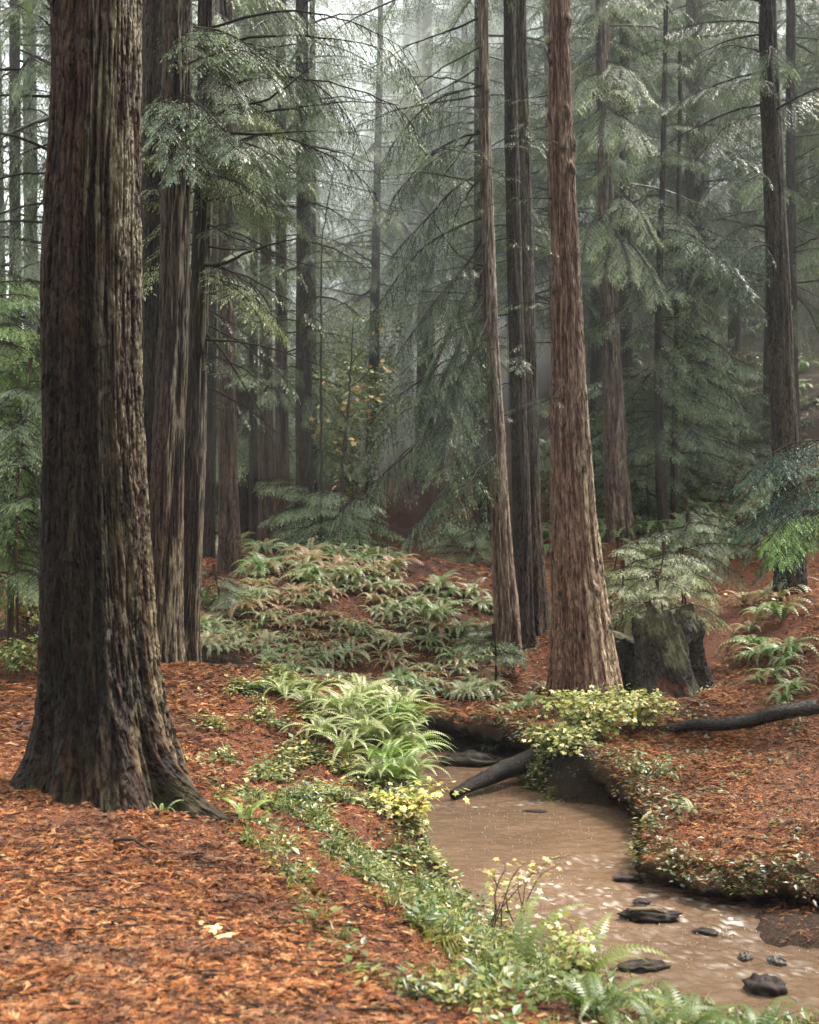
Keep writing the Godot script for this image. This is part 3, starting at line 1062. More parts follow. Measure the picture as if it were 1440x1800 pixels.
func near_trees() -> void:
	var red := Color(0.07, 0.034, 0.022)
	var grey := Color(0.16, 0.125, 0.095)
	# the great trunk on the left
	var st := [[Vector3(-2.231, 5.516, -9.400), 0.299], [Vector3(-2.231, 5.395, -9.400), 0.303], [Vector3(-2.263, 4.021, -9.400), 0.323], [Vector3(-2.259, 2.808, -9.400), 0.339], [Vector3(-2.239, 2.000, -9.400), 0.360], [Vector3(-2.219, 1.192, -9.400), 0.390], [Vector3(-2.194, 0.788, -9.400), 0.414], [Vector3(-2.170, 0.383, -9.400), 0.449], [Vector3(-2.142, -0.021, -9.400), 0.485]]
	var a := tree("redwood_tree", "massive dark redwood with deeply ridged bark and flared roots on the left bank", "tree", st, 6.2, 24.0, {"sides": 340, "dy": 0.035, "depth": 0.036, "kr": 20.0, "ky": 0.75, "flare": 0.06, "fh": 0.34, "lobes": 4, "seed": 3.3, "front_shade": 1.0, "tone": 0.5, "furrow": Color(0.035, 0.016, 0.009), "ridge": Color(0.12, 0.066, 0.04), "lichen_lit": Color(0.37, 0.345, 0.22), "lichen_lit_mix": 0.85, "moss": 0.6, "side": Vector3(0.9, 0, 0.15), "knots": 7, "roots": [[0.5, 0.42, 0.26, 0.17], [1.1, 0.24, 0.3, 0.2], [2.85, 0.2, 0.3, 0.3], [1.9, 0.14, 0.25, 0.3]]})
	crown(a[0], a[1], "long", 45, 8.5, 23.0, 0.9, 1.3)
	# the pair and the thinner trunk just behind it
	st = [[Vector3(-2.985, 7.835, -15.600), 0.194], [Vector3(-2.998, 5.353, -15.600), 0.194], [Vector3(-3.031, 3.341, -15.600), 0.194], [Vector3(-3.045, 1.329, -15.600), 0.194], [Vector3(-3.045, 0.055, -15.600), 0.201]]
	a = tree("redwood_tree", "dark shaded redwood just right of the massive trunk, half hidden behind it", "tree", st, 8.0, 25.0, {"sides": 90, "dy": 0.09, "depth": 0.02, "furrow": Color(0.03, 0.02, 0.016), "ridge": Color(0.085, 0.062, 0.05), "lichen_lit_mix": 0.1})
	crown(a[0], a[1], "long", 35, 9.5, 24.0, 0.8, 1.2)
	st = [[Vector3(-2.526, 7.386, -14.400), 0.149], [Vector3(-2.538, 5.715, -14.400), 0.155], [Vector3(-2.575, 3.857, -14.400), 0.161], [Vector3(-2.625, 2.619, -14.400), 0.173], [Vector3(-2.662, 1.381, -14.400), 0.186], [Vector3(-2.687, 0.638, -14.400), 0.198], [Vector3(-2.699, 0.236, -14.400), 0.223]]
	a = tree("redwood_tree", "leaning pale-ridged redwood behind the mound, nearest right of the massive trunk", "tree", st, 8.0, 25.0, {"sides": 150, "dy": 0.05, "depth": 0.03, "tone": 0.65, "flare": 0.05, "fh": 0.5, "lichen_lit_mix": 1.0, "lichen_lit": Color(0.44, 0.41, 0.31), "ridge": Color(0.12, 0.085, 0.06), "furrow": Color(0.035, 0.022, 0.016), "side": Vector3(0.95, 0, 0.05), "knots": 5})
	boughs(a[0], a[1], "spray", 10, 5.4, 7.4, -70, 80, 0.8, 1.3, -25, 5)
	crown(a[0], a[1], "long", 35, 9.0, 24.0, 0.8, 1.2)
	st = [[Vector3(-2.339, 7.685, -15.200), 0.091], [Vector3(-2.359, 5.921, -15.200), 0.098], [Vector3(-2.431, 3.960, -15.200), 0.111], [Vector3(-2.483, 2.000, -15.200), 0.121], [Vector3(-2.549, 0.693, -15.200), 0.137], [Vector3(-2.575, 0.072, -15.200), 0.170]]
	a = tree("redwood_tree", "slim grey redwood bristling with bare mossy limbs on its right side", "tree", st, 8.5, 24.0, {"sides": 100, "dy": 0.06, "depth": 0.022, "tone": 0.65, "flare": 0.03, "fh": 0.4, "lichen_lit_mix": 1.0, "lichen_lit": Color(0.42, 0.4, 0.31), "ridge": Color(0.1, 0.075, 0.055), "furrow": Color(0.03, 0.02, 0.015), "side": Vector3(0.95, 0, 0.05), "knots": 8})
	var moss := Color(0.05, 0.055, 0.02)
	var dead := Color(0.028, 0.022, 0.017)
	bare_branch(a[0], [Vector3(-2.451, 4.823, -15.200), Vector3(-2.054, 4.825, -14.933), Vector3(-1.702, 4.913, -14.667), Vector3(-1.226, 4.972, -14.400)], 0.028, 5, dead, moss)
	bare_branch(a[0], [Vector3(-2.405, 5.581, -15.200), Vector3(-2.082, 5.536, -14.900), Vector3(-1.808, 5.528, -14.600)], 0.016, 3, dead)
	bare_branch(a[0], [Vector3(-2.451, 3.974, -15.200), Vector3(-2.178, 3.964, -15.125), Vector3(-1.812, 3.915, -15.050), Vector3(-1.416, 3.803, -14.975), Vector3(-0.897, 3.601, -14.900)], 0.016, 5, dead, moss)
	bare_branch(a[0], [Vector3(-2.418, 5.365, -15.200), Vector3(-2.073, 5.161, -15.067), Vector3(-1.798, 5.017, -14.933), Vector3(-1.336, 4.736, -14.800)], 0.014, 5, dead)
	bare_branch(a[0], [Vector3(-2.405, 4.614, -15.200), Vector3(-2.057, 4.571, -14.950), Vector3(-1.833, 4.402, -14.700), Vector3(-1.646, 4.112, -14.450), Vector3(-1.526, 3.831, -14.200)], 0.014, 4, dead, moss)
	bare_branch(a[0], [Vector3(-2.451, 4.189, -15.200), Vector3(-2.080, 3.755, -15.120), Vector3(-1.875, 3.423, -15.040), Vector3(-1.640, 3.029, -14.960), Vector3(-1.471, 2.512, -14.880), Vector3(-1.527, 2.064, -14.800)], 0.017, 6, dead, moss)
	bare_branch(a[0], [Vector3(-2.379, 5.725, -15.200), Vector3(-2.562, 5.555, -14.900), Vector3(-2.636, 5.440, -14.600)], 0.012, 2, dead)
	bare_branch(a[0], [Vector3(-2.418, 5.071, -15.200), Vector3(-2.139, 5.001, -15.075), Vector3(-1.800, 4.957, -14.950), Vector3(-1.466, 4.855, -14.825), Vector3(-1.011, 4.718, -14.700)], 0.013, 4, dead)
	bare_branch(a[0], [Vector3(-2.366, 6.169, -15.200), Vector3(-1.930, 6.195, -14.967), Vector3(-1.584, 6.206, -14.733), Vector3(-0.997, 6.177, -14.500)], 0.02, 5, dead, moss)
	bare_branch(a[0], [Vector3(-2.353, 6.542, -15.200), Vector3(-1.866, 6.601, -14.967), Vector3(-1.520, 6.624, -14.733), Vector3(-1.060, 6.894, -14.500)], 0.024, 5, dead, moss)
	bare_branch(a[0], [Vector3(-2.353, 6.607, -15.200), Vector3(-1.883, 6.544, -15.100), Vector3(-1.290, 6.579, -15.000), Vector3(-0.705, 6.625, -14.900), Vector3(-0.127, 6.549, -14.800)], 0.02, 6, dead, moss)
	bare_branch(a[0], [Vector3(-2.418, 3.568, -15.200), Vector3(-2.218, 3.602, -15.400), Vector3(-2.113, 3.663, -15.600)], 0.012, 2, dead)
	bare_branch(a[0], [Vector3(-2.346, 7.163, -15.200), Vector3(-1.887, 7.237, -15.133), Vector3(-1.555, 7.286, -15.067), Vector3(-1.032, 7.353, -15.000)], 0.018, 5, dead)
	for q in [[Vector3(-2.353, 7.097, -15.200), Vector3(-2.476, 6.857, -14.767), Vector3(-2.650, 6.529, -14.333), Vector3(-2.737, 6.094, -13.900)], [Vector3(-2.353, 6.901, -15.200), Vector3(-2.365, 6.603, -14.667), Vector3(-2.491, 6.284, -14.133), Vector3(-2.602, 5.888, -13.600)], [Vector3(-2.346, 7.261, -15.200), Vector3(-2.154, 7.004, -14.733), Vector3(-1.963, 6.662, -14.267), Vector3(-1.750, 6.183, -13.800)], [Vector3(-2.353, 6.542, -15.200), Vector3(-2.184, 6.300, -14.600), Vector3(-1.986, 6.021, -14.000), Vector3(-1.774, 5.675, -13.400)], [Vector3(-2.359, 6.770, -15.200), Vector3(-2.391, 6.467, -14.633), Vector3(-2.431, 6.082, -14.067), Vector3(-2.438, 5.656, -13.500)], [Vector3(-2.346, 7.489, -15.200), Vector3(-2.036, 7.345, -14.800), Vector3(-1.733, 7.046, -14.400), Vector3(-1.445, 6.574, -14.000)], [Vector3(-2.353, 6.313, -15.200), Vector3(-2.359, 6.089, -14.633), Vector3(-2.359, 5.822, -14.067), Vector3(-2.333, 5.482, -13.500)]]:
		limb_through(a[0], q, 0.016, 0.4, 0.05, 0.6, 0.25, 0.0, Color(0.2, 0.235, 0.15), Color(0.1, 0.13, 0.08))
	for q in [[Vector3(-2.339, 7.326, -15.200), Vector3(-1.618, 7.422, -15.050), Vector3(-0.833, 7.317, -14.900), Vector3(-0.190, 7.105, -14.750), Vector3(0.157, 6.613, -14.600)], [Vector3(-2.346, 6.836, -15.200), Vector3(-1.558, 6.966, -15.100), Vector3(-0.774, 6.837, -15.000), Vector3(-0.128, 6.548, -14.900), Vector3(0.095, 6.199, -14.800)], [Vector3(-2.339, 7.555, -15.200), Vector3(-1.412, 7.650, -14.933), Vector3(-0.631, 7.423, -14.667), Vector3(0.000, 7.015, -14.400)], [Vector3(-2.353, 6.313, -15.200), Vector3(-1.830, 6.346, -15.200), Vector3(-1.176, 6.215, -15.200), Vector3(-0.653, 5.921, -15.200), Vector3(-0.392, 5.660, -15.200)], [Vector3(-2.346, 7.097, -15.200), Vector3(-1.824, 7.146, -15.150), Vector3(-1.298, 7.031, -15.100), Vector3(-0.776, 6.594, -15.050), Vector3(-0.516, 6.127, -15.000)]]:
		limb_through(a[0], q, 0.02, 0.75, 0.07, 0.7, 0.3, 0.05, Color(0.2, 0.235, 0.15), Color(0.1, 0.13, 0.08))
	boughs(a[0], a[1], "pale", 14, 4.6, 7.2, 150, 380, 0.7, 1.2, -30, 0)
	boughs(a[0], a[1], "wispy", 10, 3.2, 6.5, -60, 60, 0.6, 1.0, -25, 5)
	crown(a[0], a[1], "long", 30, 8.5, 23.0, 0.8, 1.2)
	# the reddish hero trunk on the right bank
	st = [[Vector3(1.843, 8.097, -16.300), 0.119], [Vector3(1.857, 6.905, -16.300), 0.137], [Vector3(1.906, 5.504, -16.300), 0.158], [Vector3(1.948, 4.102, -16.300), 0.193], [Vector3(1.976, 3.051, -16.300), 0.231], [Vector3(2.025, 2.000, -16.300), 0.270], [Vector3(2.088, 0.949, -16.300), 0.322], [Vector3(2.144, 0.248, -16.300), 0.364], [Vector3(2.186, -0.509, -16.300), 0.406]]
	a = tree("redwood_tree", "tall reddish redwood with split flaring base beside the mossy stump", "tree", st, 8.6, 26.0, {"sides": 190, "dy": 0.05, "depth": 0.026, "kr": 18.0, "flare": 0.1, "fh": 0.42, "lobes": 4, "seed": 8.1, "knot": 0.085, "tone": 0.95, "strips": [[0.95, -0.2, 3.4, 0.13, 0.03], [0.5, -0.2, 2.6, 0.16, 0.05], [1.4, -0.2, 1.9, 0.09, -0.04], [0.15, 0.3, 4.4, 0.14, 0.02]], "lichen_lit_mix": 0.35, "furrow": Color(0.085, 0.042, 0.03), "ridge": Color(0.235, 0.16, 0.122), "lichen_lit": Color(0.33, 0.29, 0.21), "side": Vector3(0.6, 0, -0.1), "knots": 46})
	boughs(a[0], a[1], "wispy", 7, 3.5, 8.0, 150, 230, 0.35, 0.6, -10, 10)
	crown(a[0], a[1], "long", 40, 10.5, 25.0, 0.8, 1.3)
	# three trunks growing close together in the middle
	st = [[Vector3(1.090, 9.294, -19.500), 0.071], [Vector3(1.115, 7.449, -19.500), 0.084], [Vector3(1.149, 6.192, -19.500), 0.096], [Vector3(1.207, 4.515, -19.500), 0.109], [Vector3(1.291, 2.838, -19.500), 0.130], [Vector3(1.358, 1.581, -19.500), 0.147], [Vector3(1.450, -0.054, -19.500), 0.184]]
	a = tree("redwood_tree", "pale straight trunk, leftmost of the three close together above the creek", "tree", st, 11.0, 26.0, {"sides": 90, "dy": 0.08, "depth": 0.02, "tone": 1.3, "flare": 0.04, "fh": 0.4, "lichen_lit_mix": 0.8, "ridge": Color(0.17, 0.13, 0.1), "furrow": Color(0.05, 0.032, 0.025), "lichen_lit": Color(0.34, 0.3, 0.24), "side": Vector3(0.8, 0, 0.3), "knots": 14})
	for q in [[Vector3(1.224, 4.180, -19.500), Vector3(0.912, 3.741, -19.283), Vector3(0.574, 3.353, -19.067), Vector3(0.162, 3.013, -18.850), Vector3(-0.240, 2.641, -18.633), Vector3(-0.633, 2.317, -18.417), Vector3(-1.017, 1.961, -18.200)], [Vector3(1.140, 7.030, -19.500), Vector3(0.663, 6.723, -19.275), Vector3(0.328, 6.300, -19.050), Vector3(0.000, 5.925, -18.825), Vector3(-0.240, 5.598, -18.600)], [Vector3(1.174, 6.024, -19.500), Vector3(0.785, 5.554, -19.225), Vector3(0.489, 5.177, -18.950), Vector3(0.201, 4.730, -18.675), Vector3(-0.158, 4.215, -18.400)], [Vector3(1.182, 5.731, -19.500), Vector3(0.909, 5.306, -19.225), Vector3(0.652, 4.770, -18.950), Vector3(0.442, 4.248, -18.675), Vector3(0.198, 3.661, -18.400)], [Vector3(1.190, 5.353, -19.500), Vector3(0.907, 4.803, -19.175), Vector3(0.648, 4.269, -18.850), Vector3(0.398, 3.593, -18.525), Vector3(0.156, 2.861, -18.200)], [Vector3(1.207, 5.018, -19.500), Vector3(0.987, 4.467, -19.125), Vector3(0.725, 3.935, -18.750), Vector3(0.553, 3.264, -18.375), Vector3(0.426, 2.542, -18.000)], [Vector3(1.224, 4.683, -19.500), Vector3(0.996, 4.323, -19.300), Vector3(0.657, 4.053, -19.100), Vector3(0.244, 3.910, -18.900), Vector3(-0.161, 3.769, -18.700)], [Vector3(1.241, 3.761, -19.500), Vector3(0.989, 3.318, -19.167), Vector3(0.769, 2.810, -18.833), Vector3(0.636, 2.318, -18.500)], [Vector3(1.274, 3.341, -19.500), Vector3(0.944, 2.821, -19.100), Vector3(0.643, 2.482, -18.700), Vector3(0.354, 2.157, -18.300), Vector3(0.115, 1.846, -17.900)], [Vector3(1.157, 6.359, -19.500), Vector3(0.663, 6.143, -19.275), Vector3(0.164, 5.767, -19.050), Vector3(-0.243, 5.237, -18.825), Vector3(-0.560, 4.719, -18.600)], [Vector3(1.115, 7.617, -19.500), Vector3(0.578, 7.365, -19.200), Vector3(0.163, 6.957, -18.900), Vector3(-0.240, 6.398, -18.600)], [Vector3(1.107, 8.288, -19.500), Vector3(0.580, 8.088, -19.267), Vector3(0.082, 7.687, -19.033), Vector3(-0.323, 7.092, -18.800)], [Vector3(1.224, 4.347, -19.500), Vector3(0.824, 4.020, -19.175), Vector3(0.324, 3.621, -18.850), Vector3(-0.159, 3.354, -18.525), Vector3(-0.626, 2.782, -18.200)]]:
		limb_through(a[0], q, 0.022, 0.95, 0.055, 0.85, 0.2, 0.1, Color(0.115, 0.15, 0.075), Color(0.055, 0.085, 0.04))
	for q in [[Vector3(1.174, 5.186, -19.500), Vector3(0.664, 5.195, -19.300), Vector3(0.164, 5.186, -19.100), Vector3(-0.163, 5.169, -18.900)], [Vector3(1.132, 6.779, -19.500), Vector3(0.910, 6.593, -19.250), Vector3(0.653, 6.493, -19.000)], [Vector3(1.157, 5.605, -19.500), Vector3(0.742, 5.708, -19.167), Vector3(0.405, 6.048, -18.833), Vector3(0.080, 6.454, -18.500)], [Vector3(1.241, 3.174, -19.500), Vector3(1.076, 2.910, -19.250), Vector3(0.939, 2.572, -19.000)]]:
		bare_branch(a[0], q, 0.014, 5, dead)
	boughs(a[0], a[1], "wispy", 22, 2.5, 9.5, 100, 260, 0.7, 1.2, -35, 5)
	crown(a[0], a[1], "long", 30, 9.5, 25.0, 0.8, 1.2)
	st = [[Vector3(1.506, 9.443, -19.900), 0.094], [Vector3(1.540, 7.561, -19.900), 0.103], [Vector3(1.574, 5.850, -19.900), 0.111], [Vector3(1.634, 3.711, -19.900), 0.120], [Vector3(1.685, 2.000, -19.900), 0.133], [Vector3(1.694, -0.011, -19.900), 0.163]]
	a = tree("redwood_tree", "dark trunk in the middle of the three close together above the creek", "tree", st, 11.0, 26.0, {"sides": 80, "dy": 0.09, "depth": 0.018, "flare": 0.04, "fh": 0.4, "lichen_lit_mix": 0.15, "ridge": Color(0.09, 0.068, 0.055), "furrow": Color(0.035, 0.025, 0.02), "knots": 6})
	boughs(a[0], a[1], "wispy", 10, 3.0, 9.0, 60, 300, 0.4, 0.8, -30, 10)
	crown(a[0], a[1], "long", 30, 10.5, 25.0, 0.8, 1.2)
	st = [[Vector3(1.693, 9.593, -20.300), 0.105], [Vector3(1.737, 7.673, -20.300), 0.118], [Vector3(1.780, 5.491, -20.300), 0.127], [Vector3(1.833, 3.745, -20.300), 0.135], [Vector3(1.868, 2.000, -20.300), 0.148], [Vector3(1.937, 0.167, -20.300), 0.201]]
	a = tree("redwood_tree", "brown trunk, rightmost of the three close together above the creek", "tree", st, 11.0, 26.0, {"sides": 90, "dy": 0.09, "depth": 0.02, "flare": 0.05, "fh": 0.4, "lichen_lit_mix": 0.5, "ridge": Color(0.15, 0.11, 0.085), "furrow": Color(0.045, 0.03, 0.023), "side": Vector3(0.4, 0, 0.8), "knots": 8})
	boughs(a[0], a[1], "wispy", 6, 4.0, 9.0, -40, 60, 0.3, 0.5, -20, 10)
	crown(a[0], a[1], "long", 30, 10.5, 25.0, 0.8, 1.2)
	# the dark trunk at the right edge
	st = [[Vector3(5.417, 9.481, -20.000), 0.129], [Vector3(5.451, 8.449, -20.000), 0.142], [Vector3(5.503, 7.159, -20.000), 0.159], [Vector3(5.572, 5.439, -20.000), 0.176], [Vector3(5.623, 4.150, -20.000), 0.189], [Vector3(5.692, 2.860, -20.000), 0.202], [Vector3(5.761, 1.054, -20.000), 0.241]]
	a = tree("redwood_tree", "dark sturdy trunk with a smooth lower bole rising behind the green boughs at the right", "tree", st, 11.0, 26.0, {"sides": 90, "dy": 0.09, "depth": 0.02, "lichen_lit_mix": 0.35, "ridge": Color(0.11, 0.085, 0.068), "furrow": Color(0.035, 0.026, 0.02), "side": Vector3(0.8, 0, 0.2), "knots": 4})
	for q in [[Vector3(5.434, 8.879, -20.000), Vector3(5.073, 8.891, -19.667), Vector3(4.655, 8.816, -19.333), Vector3(4.288, 8.576, -19.000)], [Vector3(5.520, 6.987, -20.000), Vector3(5.158, 7.073, -19.667), Vector3(4.821, 7.195, -19.333), Vector3(4.534, 7.187, -19.000)], [Vector3(5.537, 6.256, -20.000), Vector3(5.179, 6.288, -19.750), Vector3(4.862, 6.192, -19.500), Vector3(4.486, 5.890, -19.250), Vector3(4.248, 5.594, -19.000)], [Vector3(5.606, 4.923, -20.000), Vector3(5.153, 5.126, -19.650), Vector3(4.730, 5.485, -19.300), Vector3(4.318, 5.748, -18.950), Vector3(3.838, 5.838, -18.600)], [Vector3(5.589, 5.955, -20.000), Vector3(5.224, 5.960, -19.600), Vector3(4.870, 5.756, -19.200), Vector3(4.526, 5.071, -18.800)]]:
		limb_through(a[0], q, 0.022, 0.7, 0.075, 0.8, 0.25, 0.1)
	boughs(a[0], a[1], "weeping", 12, 6.8, 9.8, 120, 300, 0.6, 1.0, -20, 10)
	crown(a[0], a[1], "long", 30, 10.0, 25.0, 0.9, 1.3)


func middle_trees() -> void:
	var dark := {"sides": 48, "dy": 0.16, "depth": 0.018, "lichen_lit_mix": 0.1, "ridge": Color(0.085, 0.062, 0.05), "furrow": Color(0.03, 0.021, 0.017)}
	var brown := {"sides": 56, "dy": 0.14, "depth": 0.02, "lichen_lit_mix": 0.3, "ridge": Color(0.15, 0.1, 0.078), "furrow": Color(0.05, 0.03, 0.022), "flare": 0.05, "fh": 0.4, "side": Vector3(0.5, 0, 0.5)}
	var a := tree("redwood_tree", "thin black trunk between the slim mossy-limbed redwood and the brown one", "tree", [[Vector3(-3.591, 10.977, -24.000), 0.103], [Vector3(-3.611, 6.127, -24.000), 0.108], [Vector3(-3.632, 3.032, -24.000), 0.113], [Vector3(-3.653, 0.762, -24.000), 0.134]], 12.0, 24.0, dark)
	crown(a[0], a[1], "weeping", 50, 7.0, 23.0, 0.8, 1.3)
	a = tree("redwood_tree", "brown redwood with a rounded root mound standing left of the fern slope", "tree", [[Vector3(-3.046, 10.229, -22.000), 0.113], [Vector3(-3.046, 7.675, -22.000), 0.123], [Vector3(-3.036, 4.837, -22.000), 0.137], [Vector3(-3.017, 2.473, -22.000), 0.151], [Vector3(-2.979, 0.581, -22.000), 0.199]], 11.5, 25.0, brown)
	boughs(a[0], a[1], "wispy", 9, 3.0, 9.0, -80, 60, 0.4, 0.7)
	boughs(a[0], a[1], "weeping", 10, 5.5, 9.5, 180, 380, 0.5, 0.9)
	crown(a[0], a[1], "weeping", 50, 8.0, 24.0, 0.8, 1.3)
	a = tree("redwood_tree", "narrow dark trunk with a foliage-covered foot, leftmost in the row behind the fern slope", "tree", [[Vector3(-3.416, 12.847, -29.000), 0.081], [Vector3(-3.416, 6.987, -29.000), 0.087], [Vector3(-3.416, 3.247, -29.000), 0.094], [Vector3(-3.404, 0.940, -29.000), 0.118]], 14.0, 25.0, dark)
	crown(a[0], a[1], "weeping", 60, 4.0, 23.0, 0.7, 1.1)
	a = tree("redwood_tree", "straight grey-brown trunk, second in the row behind the fern slope", "tree", [[Vector3(-3.058, 12.473, -28.000), 0.114], [Vector3(-3.046, 8.019, -28.000), 0.120], [Vector3(-3.034, 4.408, -28.000), 0.138], [Vector3(-3.009, 0.977, -28.000), 0.193]], 14.0, 25.0, brown)
	boughs(a[0], a[1], "weeping", 16, 3.5, 11.0, 150, 390, 0.6, 1.0)
	crown(a[0], a[1], "weeping", 50, 9.0, 24.0, 0.8, 1.3)
	a = tree("redwood_tree", "reddish trunk, third in the row behind the fern slope", "tree", [[Vector3(-2.623, 12.099, -27.000), 0.099], [Vector3(-2.623, 7.804, -27.000), 0.110], [Vector3(-2.612, 4.322, -27.000), 0.128], [Vector3(-2.589, 1.013, -27.000), 0.174]], 13.5, 25.0, brown)
	boughs(a[0], a[1], "weeping", 16, 3.5, 10.5, 150, 390, 0.6, 1.0)
	crown(a[0], a[1], "weeping", 50, 8.5, 24.0, 0.8, 1.3)
	a = tree("redwood_tree", "near-black trunk with the broadest base, last in the row behind the fern slope", "tree", [[Vector3(-2.113, 11.725, -26.000), 0.123], [Vector3(-2.090, 8.707, -26.000), 0.134], [Vector3(-2.079, 5.353, -26.000), 0.151], [Vector3(-2.068, 2.559, -26.000), 0.173], [Vector3(-2.057, 0.994, -26.000), 0.201]], 13.0, 25.0, dark)
	boughs(a[0], a[1], "weeping", 12, 3.2, 9.0, 180, 360, 0.5, 0.9, -30, 0)
	boughs(a[0], a[1], "weeping", 6, 8.0, 12.0, 200, 340, 0.6, 1.0, -20, 5)
	crown(a[0], a[1], "weeping", 60, 9.0, 24.0, 0.8, 1.3)
	a = tree("redwood_tree", "dim trunk immediately right of the near-black one, set further back", "tree", [[Vector3(-2.279, 13.595, -31.000), 0.067], [Vector3(-2.266, 7.331, -31.000), 0.080], [Vector3(-2.252, 2.666, -31.000), 0.093], [Vector3(-2.252, 1.000, -31.000), 0.107]], 13.0, 22.0, dark)
	crown(a[0], a[1], "weeping", 40, 7.0, 21.0, 0.7, 1.1)
	a = tree("redwood_tree", "dark trunk half hidden by boughs, left behind the three close trunks", "tree", [[Vector3(1.517, 12.473, -28.000), 0.144], [Vector3(1.517, 8.019, -28.000), 0.156], [Vector3(1.529, 4.408, -28.000), 0.175], [Vector3(1.553, 0.917, -28.000), 0.217]], 14.0, 25.0, dark)
	boughs(a[0], a[1], "weeping", 16, 2.5, 10.0, 150, 330, 0.5, 0.9)
	crown(a[0], a[1], "weeping", 60, 8.0, 24.0, 0.8, 1.3)
	a = tree("redwood_tree", "light-streaked trunk behind the bright shrub, right of the reddish hero redwood", "tree", [[Vector3(3.789, 11.725, -26.000), 0.123], [Vector3(3.834, 9.266, -26.000), 0.140], [Vector3(3.890, 6.695, -26.000), 0.156], [Vector3(4.002, 4.236, -26.000), 0.196], [Vector3(4.080, 2.559, -26.000), 0.235], [Vector3(4.158, 1.273, -26.000), 0.279]], 13.0, 25.0, {"sides": 80, "dy": 0.1, "depth": 0.024, "tone": 0.9, "lichen_lit_mix": 0.7, "ridge": Color(0.17, 0.12, 0.095), "furrow": Color(0.045, 0.028, 0.022), "lichen_lit": Color(0.32, 0.29, 0.23), "flare": 0.04, "fh": 0.4})
	for q in [[Vector3(3.868, 8.036, -26.000), Vector3(4.056, 8.084, -25.500), Vector3(4.299, 7.750, -25.000), Vector3(4.529, 7.056, -24.500)], [Vector3(3.868, 7.868, -26.000), Vector3(3.594, 7.609, -25.333), Vector3(3.340, 7.249, -24.667), Vector3(3.147, 6.746, -24.000)], [Vector3(3.879, 7.645, -26.000), Vector3(3.975, 7.337, -25.333), Vector3(4.030, 6.878, -24.667), Vector3(4.003, 6.334, -24.000)], [Vector3(3.890, 7.477, -26.000), Vector3(4.270, 7.146, -25.467), Vector3(4.502, 6.609, -24.933), Vector3(4.616, 5.986, -24.400)], [Vector3(3.879, 7.589, -26.000), Vector3(3.822, 7.242, -25.400), Vector3(3.710, 6.798, -24.800), Vector3(3.589, 6.370, -24.200)], [Vector3(3.823, 9.825, -26.000), Vector3(4.002, 9.674, -25.500), Vector3(4.192, 9.362, -25.000), Vector3(4.371, 8.847, -24.500)], [Vector3(3.812, 10.607, -26.000), Vector3(3.485, 10.386, -25.333), Vector3(3.181, 10.007, -24.667), Vector3(2.941, 9.429, -24.000)], [Vector3(3.812, 10.831, -26.000), Vector3(3.975, 10.604, -25.333), Vector3(4.136, 10.166, -24.667), Vector3(4.230, 9.584, -24.000)], [Vector3(3.823, 10.160, -26.000), Vector3(3.703, 9.733, -25.333), Vector3(3.584, 9.264, -24.667), Vector3(3.457, 8.758, -24.000)]]:
		limb_through(a[0], q, 0.018, 0.7, 0.045, 0.7, 0.15, 0.0, Color(0.26, 0.3, 0.15), Color(0.13, 0.165, 0.08))
	boughs(a[0], a[1], "pale", 16, 7.0, 12.0, -90, 230, 0.8, 1.3, -25, 5)
	crown(a[0], a[1], "weeping", 60, 10.0, 24.0, 0.8, 1.3)
	a = tree("redwood_tree", "dark companion trunk pressed behind the light-streaked one", "tree", [[Vector3(4.550, 12.473, -28.000), 0.108], [Vector3(4.574, 7.056, -28.000), 0.120], [Vector3(4.598, 4.408, -28.000), 0.132], [Vector3(4.647, 1.338, -28.000), 0.156]], 13.0, 24.0, dark)
	crown(a[0], a[1], "weeping", 60, 7.0, 23.0, 0.8, 1.3)
	a = tree("young_tree", "slender black pole of a tree rising from the hillside brush", "tree", [[Vector3(4.985, 8.930, -26.000), 0.050], [Vector3(4.941, 7.589, -26.000), 0.061], [Vector3(4.885, 5.353, -26.000), 0.073], [Vector3(4.918, 3.118, -26.000), 0.095], [Vector3(4.997, 1.273, -26.000), 0.123]], 10.0, 12.5, dark)
	boughs(a[0], a[1], "spray", 22, 3.4, 7.0, 0, 360, 0.9, 1.5, -40, -5)
	boughs(a[0], a[1], "spray", 12, 7.5, 11.0, 0, 360, 0.6, 1.0, -30, 5)
	a = tree("young_tree", "second slender black pole beside the first, a little thinner", "tree", [[Vector3(5.398, 7.146, -26.600), 0.046], [Vector3(5.375, 5.888, -26.600), 0.051], [Vector3(5.341, 4.287, -26.600), 0.063], [Vector3(5.329, 1.543, -26.600), 0.086]], 8.0, 10.0, dark)
	boughs(a[0], a[1], "spray", 22, 2.6, 6.4, 0, 360, 0.9, 1.5, -40, -5)
	a = tree("redwood_tree", "big hazy red trunk high on the hillside to the right", "tree", [[Vector3(9.828, 18.831, -45.000), 0.271], [Vector3(9.847, 15.543, -45.000), 0.300], [Vector3(9.867, 11.673, -45.000), 0.329], [Vector3(9.944, 8.578, -45.000), 0.368], [Vector3(10.060, 5.482, -45.000), 0.426]], 14.0, 30.0, {"sides": 56, "dy": 0.2, "depth": 0.02, "lichen_lit_mix": 0.1, "ridge": Color(0.22, 0.12, 0.09), "furrow": Color(0.08, 0.04, 0.03)})
	crown(a[0], a[1], "weeping", 60, 11.0, 29.0, 0.9, 1.5)
	a = tree("redwood_snag", "short broken black trunk on the slope among the ferns to the right", "tree", [[Vector3(7.576, 4.979, -33.000), 0.170], [Vector3(7.604, 3.986, -33.000), 0.213], [Vector3(7.661, 2.851, -33.000), 0.284]], 1.8, 2.3, dark)
